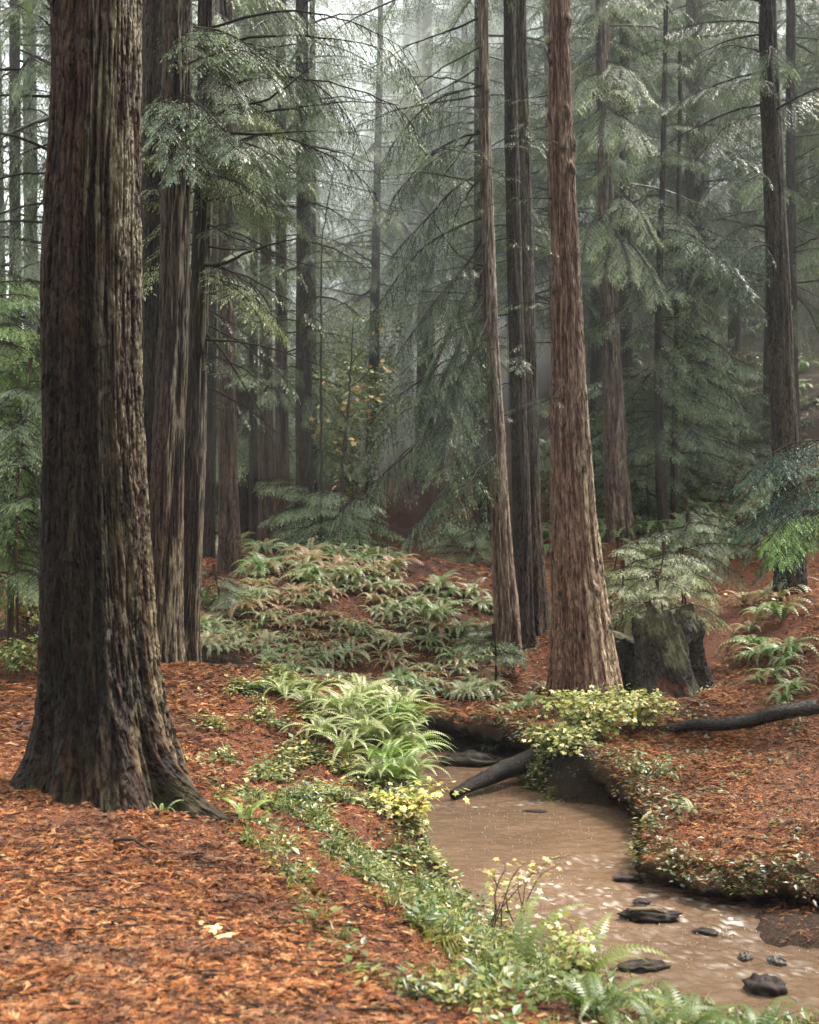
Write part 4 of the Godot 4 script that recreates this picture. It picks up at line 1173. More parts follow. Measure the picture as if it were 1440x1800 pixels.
	a = tree("redwood_tree", "thin leaning dark tree at the left edge beyond the massive trunk", "tree", [[Vector3(-4.648, 5.070, -17.000), 0.048], [Vector3(-4.736, 4.193, -17.000), 0.058], [Vector3(-4.809, 2.731, -17.000), 0.069], [Vector3(-4.853, 1.269, -17.000), 0.095], [Vector3(-4.875, 0.575, -17.000), 0.124]], 6.0, 16.0, dark)
	boughs(a[0], a[1], "weeping", 26, 2.0, 8.0, 60, 280, 0.6, 1.0, -25, 5)
	crown(a[0], a[1], "weeping", 60, 6.5, 15.0, 0.8, 1.2)
	a = tree("redwood_tree", "dim grey trunk against the sky at the left edge of the wood", "tree", [[Vector3(-9.764, 14.717, -34.000), 0.161], [Vector3(-9.735, 9.309, -34.000), 0.175], [Vector3(-9.721, 3.462, -34.000), 0.197], [Vector3(-9.706, 0.392, -34.000), 0.234]], 15.0, 25.0, dark)
	crown(a[0], a[1], "weeping", 110, 4.0, 24.0, 0.8, 1.3)
	a = tree("redwood_tree", "thickly leafed conifer filling the gap left of the massive trunk", "tree", [[Vector3(-7.758, 11.725, -26.000), 0.101], [Vector3(-7.746, 6.471, -26.000), 0.112], [Vector3(-7.735, 0.547, -26.000), 0.145]], 12.0, 24.0, dark)
	boughs(a[0], a[1], "weeping", 26, 3.0, 11.5, -60, 240, 0.7, 1.2, -25, 5)
	crown(a[0], a[1], "weeping", 60, 10.0, 24.0, 0.8, 1.3)
	a = tree("redwood_tree", "slim dark trunk close by the sturdy one at the right edge", "tree", [[Vector3(7.777, 12.099, -27.000), 0.087], [Vector3(7.777, 8.965, -27.000), 0.093], [Vector3(7.812, 5.482, -27.000), 0.110], [Vector3(7.870, 2.000, -27.000), 0.139]], 12.0, 25.0, dark)
	crown(a[0], a[1], "weeping", 60, 4.0, 24.0, 0.8, 1.3)


func far_trees() -> void:
	# trees fading into the haze on the far slopes, each with its own trunk and crown
	var where := []
	var spots := [[-17, 30], [-13.5, 36], [-10.5, 33], [-9.2, 41], [-7.4, 36], [-6.4, 46], [-4.9, 40], [-3.3, 52], [-12, 50], [-17, 47], [-8.5, 58], [-22, 38], [-5.5, 33], [-14, 26], [-18, 22],
		[-1.6, 60], [0.2, 56], [1.9, 50], [1.2, 66], [-3.0, 70], [3.2, 57], [0.6, 44], [2.4, 40], [3.4, 45], [4.9, 38], [4.4, 51], [6.4, 47], [5.6, 34], [7.9, 38], [7.2, 55], [9.2, 48], [8.8, 33], [10.4, 40], [11.2, 53], [12.4, 36], [13.8, 45], [10.1, 29], [12.2, 27], [14.6, 31], [16.0, 38], [15.5, 52], [9.5, 60], [5.4, 63], [13.5, 62], [18, 46],
		[6.9, 30], [3.9, 33], [-0.9, 36], [0.5, 38], [-4.1, 31], [-0.6, 78], [2.5, 76], [-5.5, 78], [-10, 72], [7.5, 74]]
	for s in spots:
		var x: float = s[0] + R(-0.5, 0.5)
		var d: float = s[1] + R(-0.8, 0.8)
		var g := ground(x, d)
		var tall := R(17, 26)
		var r := R(0.12, 0.3)
		var lean := R(-0.03, 0.03)
		var gap := absf(x / d + 0.045) < 0.06
		if gap:
			tall = R(14, 19)
		var st := []
		for k in 5:
			var t := 1.0 - k / 4.0
			st.push_back([g + Vector3(lean * tall * t, tall * 0.8 * t - 0.1, 0), r * (1.25 - t * 0.7)])
		var at := "on the left flank of the ravine" if x / d < -0.1 else "in the bright gap at the head of the ravine" if x / d < 0.03 else "on the steep hillside across the creek"
		var look := ("slender" if r < 0.19 else "sturdy") + (" faint, deeply hazed" if d > 48 else " hazy" if d > 38 else " lightly hazed")
		var o := {"sides": 20, "dy": 0.4, "depth": 0.015, "kr": 5.0, "lichen_lit_mix": 0.2, "ridge": Color(0.13, 0.09, 0.07), "furrow": Color(0.045, 0.03, 0.023)}
		var a := tree("redwood_tree", look + " conifer " + at, "tree", st, tall * 0.8, tall, o, look + " conifers " + at)
		crown(a[0], a[1], "lacy" if gap else "weeping", 85 if gap else 130 if d < 60 else 90, tall * (R(0.03, 0.2) if x / d < -0.12 else R(0.2, 0.35)), tall * 0.98, 1.0, 1.7, 0, 360, 0.3)
	# leafy undergrowth trees in the bright gap
	for q in [[Vector3(-1.290, 2.258, -30.000), 4.5, 1.9], [Vector3(-1.915, 2.284, -33.000), 5.5, 2.2], [Vector3(-0.929, 2.619, -36.000), 6.0, 2.4], [Vector3(-2.614, 2.000, -38.000), 5.0, 2.2], [Vector3(-1.445, 3.083, -42.000), 7.0, 3.0], [Vector3(-0.378, 3.513, -44.000), 6.0, 2.6], [Vector3(-4.127, 2.344, -40.000), 5.0, 2.2], [Vector3(-4.643, 2.000, -36.000), 4.0, 2.0]]:
		var g := ground(q[0].x, -q[0].z)
		shrub("leafy_tree", "pale green broadleaf sapling misty in the gap behind the fern slope", g, 22, q[1], q[2], 140, 0.12, [Color(0.19, 0.23, 0.085), Color(0.14, 0.18, 0.06), Color(0.22, 0.235, 0.1)], false, Vector3.ZERO, "misty broadleaf saplings")
	# behind and beside the viewer the wood goes on, as one mass
	var wood := Node3D.new()
	wood.name = "surrounding_forest"
	wood.set_meta("kind", "stuff")
	wood.set_meta("label", "dark redwood forest closing in around the viewer")
	add_child(wood)
	var bole := trunk([[Vector3(0, 18, 0), 0.24], [Vector3(0, 9, 0), 0.34], [Vector3.ZERO, 0.46]], 3.0, 23.0, {"sides": 20, "dy": 0.5, "kr": 5.0})
	var stands := []
	var limbs := [[], [], []]
	for s in [[-7.5, 2.5], [-10.5, 6], [-4, -3], [0, -6], [4, -4], [6.5, 1], [7.5, 5.5], [-11, 1], [9, 12], [9.5, 18], [-1.5, -10], [11, -3], [2, -1.5], [-2.5, -6], [-2.5, -1.0], [4.5, -8], [-6, -7]]:
		var g := ground(s[0], s[1])
		stands.push_back(Transform3D(Basis(Vector3.UP, R(0, TAU)), g))
		for i in 70:
			var k := (i + R(0, 1)) / 70.0
			limbs[rng.randi() % 3].push_back(Transform3D(bough_basis(R(0, 360), R(-22, 12) + 18.0 * k, R(0.9, 1.4) * (1.0 - 0.7 * k)), g + Vector3(0, lerpf(4.5, 22.0, k), 0)))
	many("trunk", bole, stands, [], wood)
	for l in 3:
		many("crown", BO["long"][l][2], limbs[l], [], wood)


# a young conifer: a thin stem with short boughs from low down
func young(label: String, at: Vector3, tall: float, n: int, kind: String, s0: float, s1: float, low := 0.15, r := 0.02) -> void:
	var st := [[at + Vector3(R(-0.1, 0.1) * tall, tall, R(-0.1, 0.1)), r * 0.4], [at + Vector3(0, tall * 0.5, 0), r * 0.8], [at, r]]
	var a := tree("young_conifer", label, "tree", st, tall, tall + 0.1, {"sides": 10, "dy": 0.15, "depth": 0.003})
	boughs(a[0], a[1], kind, n, tall * low, tall, 0, 360, s0, s1, -25, 12)


func understory() -> void:
	young("pale feathery sprout rising behind the middle of the mossy stump", Vector3(3.365, 0.044, -18.200), 1.45, 16, "pale", 0.45, 0.85, 0.3)
	young("pale sprout leaning over the black hollow at the stump's left", Vector3(2.950, 0.033, -18.300), 1.2, 15, "pale", 0.4, 0.75, 0.35)
	young("pale sprout behind the stump's right shoulder", Vector3(3.920, 0.141, -18.800), 1.25, 14, "pale", 0.4, 0.75, 0.4)
	young("bright feathery young conifer between the hero redwood and the stump", Vector3(2.976, 0.239, -19.500), 1.3, 15, "pale", 0.4, 0.7, 0.35)
	young("short pale sprout growing from the broken top of the stump", Vector3(3.310, 0.512, -17.300), 0.5, 9, "pale", 0.25, 0.45, 0.2)
	young("low spreading young conifer behind the stump, by the path", Vector3(4.127, 0.882, -20.000), 1.0, 22, "spray", 0.5, 0.9, 0.2)
	young("young conifer hiding the foot of the near-black trunk in the row", Vector3(-1.685, 1.105, -24.500), 1.4, 22, "spray", 0.7, 1.1)
	young("taller young conifer with grey-green sprays at the top of the fern slope", Vector3(-1.212, 1.091, -23.500), 1.3, 20, "spray", 0.6, 1.0)
	young("small dark young conifer by the far path, left of the three close trunks", Vector3(1.135, 0.865, -24.000), 1.1, 22, "spray", 0.6, 0.9)
	young("deep green sprig of a conifer at the foot of the three close trunks", Vector3(1.196, -0.242, -18.300), 0.6, 14, "spray", 0.3, 0.5)
	young("small blue-green conifer beside the brown redwood left of the fern slope", Vector3(-2.808, 0.533, -19.500), 0.6, 16, "spray", 0.3, 0.5)
	young("young conifer at the left edge, half behind the massive trunk", Vector3(-4.153, 0.917, -14.000), 2.6, 26, "spray", 0.7, 1.1)
	young("dense young conifer on the hillside right of the light-streaked trunk", Vector3(4.875, 1.594, -27.000), 3.4, 46, "spray", 0.8, 1.4)
	young("dense young conifer on the hillside under the slender black poles", Vector3(6.172, 2.000, -29.000), 3.6, 46, "spray", 0.8, 1.4)
	young("young conifer between the hero redwood and the light-streaked trunk", Vector3(3.912, 1.639, -28.000), 3.2, 40, "spray", 0.8, 1.3)
	young("small conifer by the snag on the right slope", Vector3(7.842, 2.688, -32.000), 2.8, 34, "spray", 0.8, 1.2)
	young("dark low conifer where the path climbs out at the right", Vector3(4.788, 1.129, -22.500), 1.0, 22, "spray", 0.6, 0.9)
	# the dark green boughs reaching in from the right, with the bright tip
	var st := [[Vector3(5.297, 2.963, -16.000), 0.03], [Vector3(5.317, 2.000, -16.000), 0.045], [Vector3(5.331, 0.693, -16.000), 0.06]]
	var a := tree("young_conifer", "dark green conifer leaning its boughs in from the right edge", "tree", st, 2.5, 3.2, {"sides": 14, "dy": 0.15, "depth": 0.006})
	for q in [[Vector3(5.297, 2.688, -16.000), Vector3(4.513, 2.640, -15.667), Vector3(4.153, 2.461, -15.333), Vector3(3.740, 2.097, -15.000)], [Vector3(5.297, 2.482, -16.000), Vector3(4.580, 2.337, -15.667), Vector3(4.219, 2.132, -15.333), Vector3(3.869, 1.839, -15.000)], [Vector3(5.297, 2.894, -16.000), Vector3(4.532, 2.812, -15.733), Vector3(4.123, 2.598, -15.467), Vector3(3.856, 2.392, -15.200)], [Vector3(5.297, 2.138, -16.000), Vector3(4.546, 2.067, -15.667), Vector3(4.219, 1.901, -15.333), Vector3(3.966, 1.613, -15.000)], [Vector3(5.297, 2.275, -16.000), Vector3(4.609, 2.203, -15.767), Vector3(4.207, 2.000, -15.533), Vector3(3.749, 1.868, -15.300)], [Vector3(5.297, 1.931, -16.000), Vector3(4.580, 1.798, -15.667), Vector3(4.318, 1.604, -15.333), Vector3(4.063, 1.355, -15.000)]]:
		limb_through(a[0], q, 0.014, 0.5, 0.05, 0.6, 0.1, 0.0, Color(0.06, 0.12, 0.06), Color(0.025, 0.06, 0.035))
	for q in [[Vector3(5.164, 2.034, -15.600), Vector3(4.444, 2.000, -15.200), Vector3(4.168, 1.873, -14.800), Vector3(3.913, 1.690, -14.400)], [Vector3(5.164, 1.866, -15.600), Vector3(4.476, 1.804, -15.200), Vector3(4.231, 1.682, -14.800), Vector3(4.012, 1.536, -14.400)]]:
		limb_through(a[0], q, 0.01, 0.32, 0.035, 0.7, 0.1, 0.0, Color(0.13, 0.22, 0.03), Color(0.08, 0.16, 0.02))
	# bright and dark foliage at the left edge
	for q in [[Vector3(-4.514, 3.806, -15.000), 1.5], [Vector3(-4.546, 2.000, -15.000), 1.2]]:
		young("fresh green broad sprays of a young conifer past the left of the massive trunk" if q[1] > 1.3 else "low fresh green conifer under the leaning tree at the left edge", ground(q[0].x, 15.0), 2.0 + q[1] * 1.6, 44, "fresh", 0.6, 1.0, 0.2)
	# the orange maple sapling
	var mt := thing("maple_sapling", "thin bare maple sapling with a few orange leaves in the gap", "tree", ground(Vector3(-1.308, 1.106, -26.000).x, 26.0))
	bare_branch(mt, [mt.position, Vector3(-1.341, 2.447, -26.000), Vector3(-1.274, 3.341, -26.000), Vector3(-1.196, 4.236, -26.000), Vector3(-1.140, 5.130, -26.000), Vector3(-1.095, 5.801, -26.000)], 0.05, 5, Color(0.06, 0.05, 0.042))
	for q in [[Vector3(-1.207, 4.012, -26.000), Vector3(-1.435, 3.821, -25.667), Vector3(-1.743, 3.688, -25.333), Vector3(-1.935, 3.591, -25.000)], [Vector3(-1.174, 4.459, -26.000), Vector3(-0.944, 4.577, -25.833), Vector3(-0.772, 4.759, -25.667), Vector3(-0.636, 4.850, -25.500)], [Vector3(-1.151, 4.906, -26.000), Vector3(-0.877, 5.124, -25.500), Vector3(-0.537, 5.224, -25.000)], [Vector3(-1.230, 3.788, -26.000), Vector3(-1.497, 4.218, -25.800), Vector3(-1.706, 4.421, -25.600)]]:
		bare_branch(mt, q, 0.012, 4, Color(0.07, 0.058, 0.045))
	for i in 75:
		var c: Vector3 = [Vector3(-1.896, 3.625, -25.200), Vector3(-1.583, 3.856, -25.400), Vector3(-1.321, 3.926, -25.600), Vector3(-1.046, 4.366, -25.600), Vector3(-0.767, 4.193, -25.500), Vector3(-0.874, 4.020, -25.400), Vector3(-0.658, 4.850, -25.500), Vector3(-1.425, 4.412, -25.500), Vector3(-1.326, 3.381, -25.700), Vector3(-0.707, 5.317, -25.300), Vector3(-1.326, 2.552, -25.700)][i % 11]
		var b := MB.new()
		var dv := Vector3(R(-1, 1), R(-1, 0.1), R(-1, 1)).normalized()
		leaf(b, Vector3.ZERO, dv, Vector3(R(-0.5, 0.5), 1, R(-0.5, 0.5)).normalized(), R(0.07, 0.14), jit([Color(0.5, 0.27, 0.12), Color(0.55, 0.36, 0.18), Color(0.48, 0.38, 0.16), Color(0.42, 0.22, 0.1)][rng.randi() % 4], 0.2), true)
		obj("leaf", b.mesh(M.leaf), mt, Transform3D(Basis.IDENTITY, c + Vector3(R(-0.28, 0.28), R(-0.22, 0.22), R(-0.3, 0.3)) - mt.position))
	# thin stems on the fern slope and the far bank
	for q in [[[Vector3(-0.416, 0.203, -22.000), Vector3(-0.378, 0.960, -22.000), Vector3(-0.350, 1.716, -22.000)], 0.02, "thin upright bare stem among the ferns below the far path"], [[Vector3(-1.599, 6.334, -24.000), Vector3(-1.527, 7.262, -24.000), Vector3(-1.341, 8.397, -24.000), Vector3(-1.238, 8.913, -24.000)], 0.03, "thin dark dead pole leaning against the bright gap"], [[Vector3(7.481, 2.645, -30.000), Vector3(7.506, 3.806, -30.000), Vector3(7.584, 4.580, -30.000)], 0.03, "thin dark sapling pole on the right slope above the green boughs"]]:
		var t := thing("dead_sapling", q[2], "tree", q[0][0])
		if q[1] > 0.025:
			var g := ground(q[0][0].x, -q[0][0].z)
			t.position = g
			bare_branch(t, [g] + q[0], q[1], 8, Color(0.05, 0.042, 0.035))
		else:
			bare_branch(t, q[0], q[1], 3, Color(0.1, 0.085, 0.05))


func ferns_and_shrubs() -> void:
	# the fern slope across the creek
	var n := 0
	var tries := 0
	var taken := []
	var small := []
	while tries < 20000 and (n < 185 or small.size() < 220):
		tries += 1
		var d := R(17.4, 22.4)
		var x := R(-3.4, 1.6)
		var px := x / d * 2326.0 + 720.0
		var g := plain_height(x, d)
		var py := 900.0 - (g - 2.0) / d * 2326.0
		if px < 350 or px > 875 or py < 975 or py > 1232:
			continue
		if px < 440 and py < 1060 or py < 1000 + (px - 640) * 0.25 and px > 700:
			continue
		var bare := nz2.get_noise_2d(x * 0.8 + 4.0, d * 0.7)
		if bare < -0.25 or shore(x, d) < 0.5:
			continue
		var ok := true
		for t in taken:
			if t.distance_squared_to(Vector2(x, d)) < 0.026:
				ok = false
				break
		if not ok:
			continue
		taken.push_back(Vector2(x, d))
		if n >= 185 or R(0, 1) < 0.42:
			small.push_back(Transform3D(Basis(Vector3.UP, R(0, TAU)).scaled(Vector3.ONE * R(0.2, 0.38)), ground(x, d)))
			continue
		n += 1
		var kind: String = "sage" if R(0, 1) < 0.5 else "green" if R(0, 1) < 0.66 else "dry"
		var side := ("upper" if py < 1075 else "lower") + (" left" if px < 530 else " middle" if px < 700 else " right")
		fern("arching %s sword fern on the %s part of the fern slope across the creek" % [{"sage": "pale", "green": "green", "dry": "browned"}[kind], side], "%s ferns on the %s fern slope" % [{"sage": "pale", "green": "green", "dry": "browned"}[kind], side], ground(x, d) + Vector3(0, -0.02, 0), (R(0.32, 0.52) if R(0, 1) < 0.75 else R(0.55, 0.75)), kind, Vector3(R(-0.25, 0.25), 1, R(-0.1, 0.25)))
	many("small_ferns", FERN["sage"][0], small.slice(0, small.size() / 2), []).set_meta("label", "small young ferns between the larger ones on the fern slope")
	many("small_ferns", FERN["dry"][1], small.slice(small.size() / 2), []).set_meta("label", "small withered ferns between the larger ones on the fern slope")
	# scattered ferns on the far hillside
	for i in 65:
		var d := R(24, 42)
		var x := R(0.09, 0.3) * d
		if i > 50:
			x = R(-0.2, -0.03) * d
			d = R(25, 34)
		fern("sword fern scattered on the shaded hillside beyond the far path", "ferns on the far hillside", ground(x, d), R(0.5, 0.95), ["sage", "green", "green"][rng.randi() % 3], Vector3(R(-0.2, 0.2), 1, 0.4))
	var afar := []
	for i in 190:
		var d := R(25, 48)
		afar.push_back(Transform3D(Basis(Vector3.UP, R(0, TAU)).scaled(Vector3.ONE * R(0.5, 1.1)), ground(R(0.1, 0.33) * d, d)))
	many("hillside_ferns", FERN["green"][2], afar, []).set_meta("label", "mass of dim ferns and brush on the shaded hillside")
	# right edge, above the log
	var right := [[1330,1075,18,.75], [1375,1060,18.5,.7], [1310,1040,20,.6], [1390,1120,17,.7], [1340,1125,17.3,.55], [1365,1165,16.4,.55], [1395,1190,15.8,.5], [1350,1030,20.5,.6], [1395,1020,20,.6], [1380,1215,15.6,.35], [1330,1180,16.6,.3], [1350,1100,17.6,.45], [1365,1120,17.3,.4], [1385,1150,16.8,.42], [1320,1100,17.7,.4], [1375,1030,19.5,.5], [1340,1060,18.9,.5], [1320,1070,18.6,.45]]
	for q in right:
		var x: float = (q[0] - 720.0) / 2326.0 * q[2]
		fern("sword fern on the right bank above the wet log", "ferns above the wet log", ground(x, q[2]), q[3], ["green", "green", "green", "dry", "sage"][rng.randi() % 5], Vector3(-0.2, 1, 0.0))
	# along the far edge of the water
	for q in [[905,1240,16.9,.4], [880,1265,16.6,.35], [930,1215,17.3,.4], [960,1185,18,.45], [845,1195,18.2,.4], [800,1310,15.9,.28], [820,1330,15.6,.25], [900,1315,15.7,.25], [870,1200,18,.35]]:
		var x: float = (q[0] - 720.0) / 2326.0 * q[2]
		fern("small sword fern on the red bank left of the hero redwood", "small ferns on the red bank", ground(x, q[2]), q[3], ["sage", "sage", "green"][rng.randi() % 3])
	# the hump on the left bank with fronds hanging over the water
	var hump := [[600,1275,12.4,9,.42,"sage","fern with pale fronds on the crest of the creekside hump"], [655,1262,12.6,10,.45,"sage","full pale fern at the top middle of the creekside hump"], [700,1290,12.5,12,.5,"green","bright green fern spilling down the right of the hump"], [735,1330,12.3,12,.5,"green","fern hanging lowest over the water from the hump"], [640,1320,12.0,9,.45,"sage","fern on the near face of the hump above the dark hollow"], [690,1345,12.0,10,.45,"green","fern in the middle of the hump's near face"], [560,1290,12.0,7,.35,"sage","small fern at the left end of the hump"], [720,1300,12.9,10,.5,"green","fern at the back right corner of the hump"], [500,1235,13.0,7,.35,"sage","small fern on the crest left of the hump"], [745,1375,11.9,9,.42,"green","low fern under the overhanging ones by the water"], [580,1250,12.8,9,.36,"sage","fern left of the pale full one on the hump crest"], [620,1300,12.2,9,.4,"sage","fern just below the pale leaf on the hump"], [670,1300,12.4,10,.42,"green","fern in the heart of the hump, between pale and bright ones"], [700,1330,12.2,10,.42,"sage","pale fern on the hump's shoulder toward the water"], [600,1345,11.7,8,.4,"sage","pale drooping fern over the dark hollow of the hump"], [660,1375,11.6,8,.38,"green","lowest fern on the near face of the hump"], [630,1250,12.9,9,.42,"sage","fern behind the pale leaf on the hump"], [690,1265,12.8,9,.42,"sage","fern at the back of the hump, nearest the far bank"], [725,1350,12.1,9,.42,"green","fern at the hump's outer bend over the creek"], [570,1320,12.0,7,.34,"sage","small pale fern at the foot of the hump's left side"], [540,1250,12.8,7,.34,"sage","pale fern between the hump and the mound"], [680,1400,11.3,7,.36,"green","fern dangling lowest toward the yellow bush"], [750,1320,12.2,9,.4,"green","outermost fern at the hump's tip over the water"], [745,1350,11.9,8,.4,"green","fern trailing under the hump's tip"], [715,1385,11.5,8,.36,"green","fern trailing down the hump toward the creek edge"], [610,1285,12.5,8,.4,"sage","fern beside the pale leaf, a hand lower"], [665,1330,12.1,9,.4,"sage","pale fern in the middle of the hump's face"], [760,1345,12.0,9,.42,"green","bright fern drooping furthest right over the creek from the hump"], [735,1395,11.4,9,.4,"green","bright fern just above the yellow bush on the hump"], [700,1365,11.7,10,.42,"sage","pale fern on the bulge between hump and yellow bush"], [755,1375,11.7,8,.4,"green","bright fern trailing into the creek below the hump's tip"], [650,1395,11.3,8,.36,"sage","pale fern left of the lowest ones on the hump"]]
	for q in hump:
		var x: float = (q[0] - 720.0) / 2326.0 * q[2]
		big_fern(q[6], ground(x, q[2]) + Vector3(0, 0.02, 0), q[3] + 7, q[4] * 1.25, q[5], -170, 190, 6)
	# ferns close to the viewer, bottom right
	big_fern("tall fern with arching yellow-green fronds beside the creek at the viewer's feet", ground(0.86, 6.9), 4, 0.66, "lime", -10, 75, 8)
	big_fern("young fern with thin upright yellow fronds left of the tall arching one", ground(0.62, 7.2), 4, 0.62, "lime", 0, 110, 15)
	big_fern("dark green fern cropped by the lower edge, under the arching fronds", ground(0.88, 6.2), 12, 0.46, "dark", 0, 360, 5)
	big_fern("dark green fern at the water's near edge, lower middle right", ground(1.32, 6.3), 13, 0.5, "dark", 0, 360, 10)
	big_fern("dark green fern furthest right on the near shore", ground(1.68, 6.4), 12, 0.5, "dark", 0, 360, 10)
	big_fern("small fern with dull fronds between the two dark green ones", ground(1.1, 6.1), 10, 0.42, "dark", 0, 360, 5)
	big_fern("small rust-tipped fern on the near bank by the dark wet stone", ground(1.35, 7.0), 7, 0.3, "sage", 0, 360, 15)
	big_fern("small green fern on the litter where the left bank steepens", Vector3(-1.122, -0.089, -9.000), 6, 0.28, "green", 0, 360, 0)
	big_fern("fern sprig at the foot of the massive trunk", Vector3(-1.636, -0.001, -8.750), 5, 0.16, "sage", 0, 360, 10)
	big_fern("small fern tucked under the cut of the right bank", Vector3(2.344, -0.768, -11.600), 7, 0.4, "green", 100, 330, 0)
	big_fern("fern hanging in the dark gully of the right bank", Vector3(2.327, -0.697, -12.300), 8, 0.36, "sage", 100, 330, 0)
	big_fern("pale fern at the lip of the gully, nearest the plateau", Vector3(2.426, -0.598, -11.400), 7, 0.3, "sage", 100, 330, 0)
	big_fern("dark fern low on the bank under the yellow-leaved shrub", Vector3(1.595, -0.919, -14.000), 7, 0.35, "green", 120, 330, -5)
	# shrubs
	var yellow := [Color(0.38, 0.37, 0.12), Color(0.25, 0.29, 0.09), Color(0.45, 0.38, 0.16), Color(0.15, 0.19, 0.06)]
	shrub("yellow_shrub", "large yellow-leaved shrub on the bank in front of the hero redwood", ground(1.95, 14.3), 54, 0.56, 0.66, 44, 0.062, yellow, true)
	shrub("yellow_shrub", "yellow-green shrub reaching to the stump behind the fallen log", ground(2.65, 15.2), 30, 0.45, 0.6, 34, 0.055, yellow, true)
	shrub("yellow_shrub", "trailing leafy shrub down the cut bank beside the fallen log", ground(1.75, 13.8), 46, 0.42, 0.5, 38, 0.058, [Color(0.24, 0.27, 0.1), Color(0.13, 0.17, 0.05), Color(0.4, 0.36, 0.13)], true, Vector3(-0.25, -0.35, 0.1))
	shrub("yellow_shrub", "low yellow bush overhanging the water below the fern hump", Vector3(-0.023, -0.689, -10.600), 28, 0.5, 0.45, 24, 0.065, [Color(0.5, 0.44, 0.12), Color(0.42, 0.38, 0.1), Color(0.55, 0.42, 0.2), Color(0.25, 0.28, 0.08)], true)
	shrub("yellow_shrub", "thin shrub with a few yellow leaves leaning over the riffle", Vector3(0.614, -0.636, -8.400), 9, 0.5, 0.4, 12, 0.05, [Color(0.5, 0.42, 0.14), Color(0.4, 0.36, 0.12), Color(0.3, 0.2, 0.1)], true, Vector3(0.1, 0, 0))
	shrub("yellow_shrub", "bushy yellow-green plant right of the thin one on the near shore", Vector3(0.845, -0.433, -6.900), 12, 0.3, 0.25, 22, 0.045, [Color(0.3, 0.32, 0.1), Color(0.2, 0.26, 0.07), Color(0.42, 0.36, 0.14)], true)
	shrub("green_shrub", "leafy green shrub in the gully of the right bank", Vector3(2.329, -0.654, -12.600), 16, 0.38, 0.4, 28, 0.045, [Color(0.12, 0.18, 0.07), Color(0.2, 0.24, 0.1), Color(0.08, 0.13, 0.05)], false)
	shrub("green_shrub", "dark leafy shrub at the end of the wet log by the right edge", Vector3(4.193, -0.272, -14.600), 12, 0.2, 0.25, 24, 0.04, [Color(0.07, 0.12, 0.04), Color(0.12, 0.17, 0.06)], false)
	shrub("green_shrub", "bushy ground shrub with orange and green leaves at the left edge beyond the massive trunk", ground(-4.9, 16.5), 26, 1.0, 0.8, 34, 0.07, [Color(0.16, 0.22, 0.05), Color(0.25, 0.2, 0.06), Color(0.1, 0.16, 0.05), Color(0.4, 0.2, 0.06)], false)
	shrub("green_shrub", "low green shrub on the dark mound at the far left", ground(-3.9, 13.2), 20, 0.45, 0.5, 34, 0.05, [Color(0.12, 0.2, 0.05), Color(0.2, 0.22, 0.07)], false)
	shrub("green_shrub", "blue-green shrub at the foot of the middle close trunk", ground(Vector3(1.407, -0.090, -18.700).x, 18.7), 16, 0.5, 0.3, 34, 0.05, [Color(0.06, 0.11, 0.06), Color(0.1, 0.15, 0.08)], false)
	for q in [[1000,935,27.5,1.2], [1130,905,29,1.3], [1250,880,30,1.5], [1320,830,32.5,1.5], [1180,850,32.5,1.4], [1370,900,24,1.2], [1290,960,24,1.0], [980,880,31,1.3], [1340,700,38,1.8], [1240,780,36,1.6], [1110,820,34,1.5], [1290,910,27,1.2], [1270,720,40,2.0], [1310,620,44,2.2], [1370,680,40,2.0], [1210,700,42,2.0], [1150,760,38,1.8], [1385,800,32,1.6], [1080,880,31,1.3], [1340,760,35,1.6], [1020,800,36,1.6], [960,880,32,1.3], [1225,830,33,1.5], [1390,600,46,2.4]]:
		var x: float = (q[0] - 720.0) / 2326.0 * q[2]
		shrub("green_shrub", "dark brushy undergrowth on the hillside right of the hero redwood", ground(x, q[2]), 18, q[3], q[3] * 0.7, 60, 0.075, [Color(0.05, 0.085, 0.04), Color(0.09, 0.125, 0.06), Color(0.15, 0.09, 0.05)], false, Vector3.ZERO, "hillside undergrowth")


func log_mesh(path: Array, r: Array, col: Color, col2: Color) -> ArrayMesh:
	var b := MB.new()
	var pp := []
	var rr := []
	for i in 41:
		var f := i / 40.0 * (path.size() - 1.001)
		var k := int(f)
		pp.push_back(path[k].lerp(path[k + 1], f - k) - path[0] + Vector3(0, 0.006 * sin(i * 0.6), 0))
		rr.push_back(lerpf(r[k], r[k + 1], f - k) * (1.0 + 0.03 * sin(i * 1.7) + R(-0.03, 0.03)))
	b.tube(pp, rr, 18, col, true, 0.05, col2)
	return b.mesh(M.wetwood)


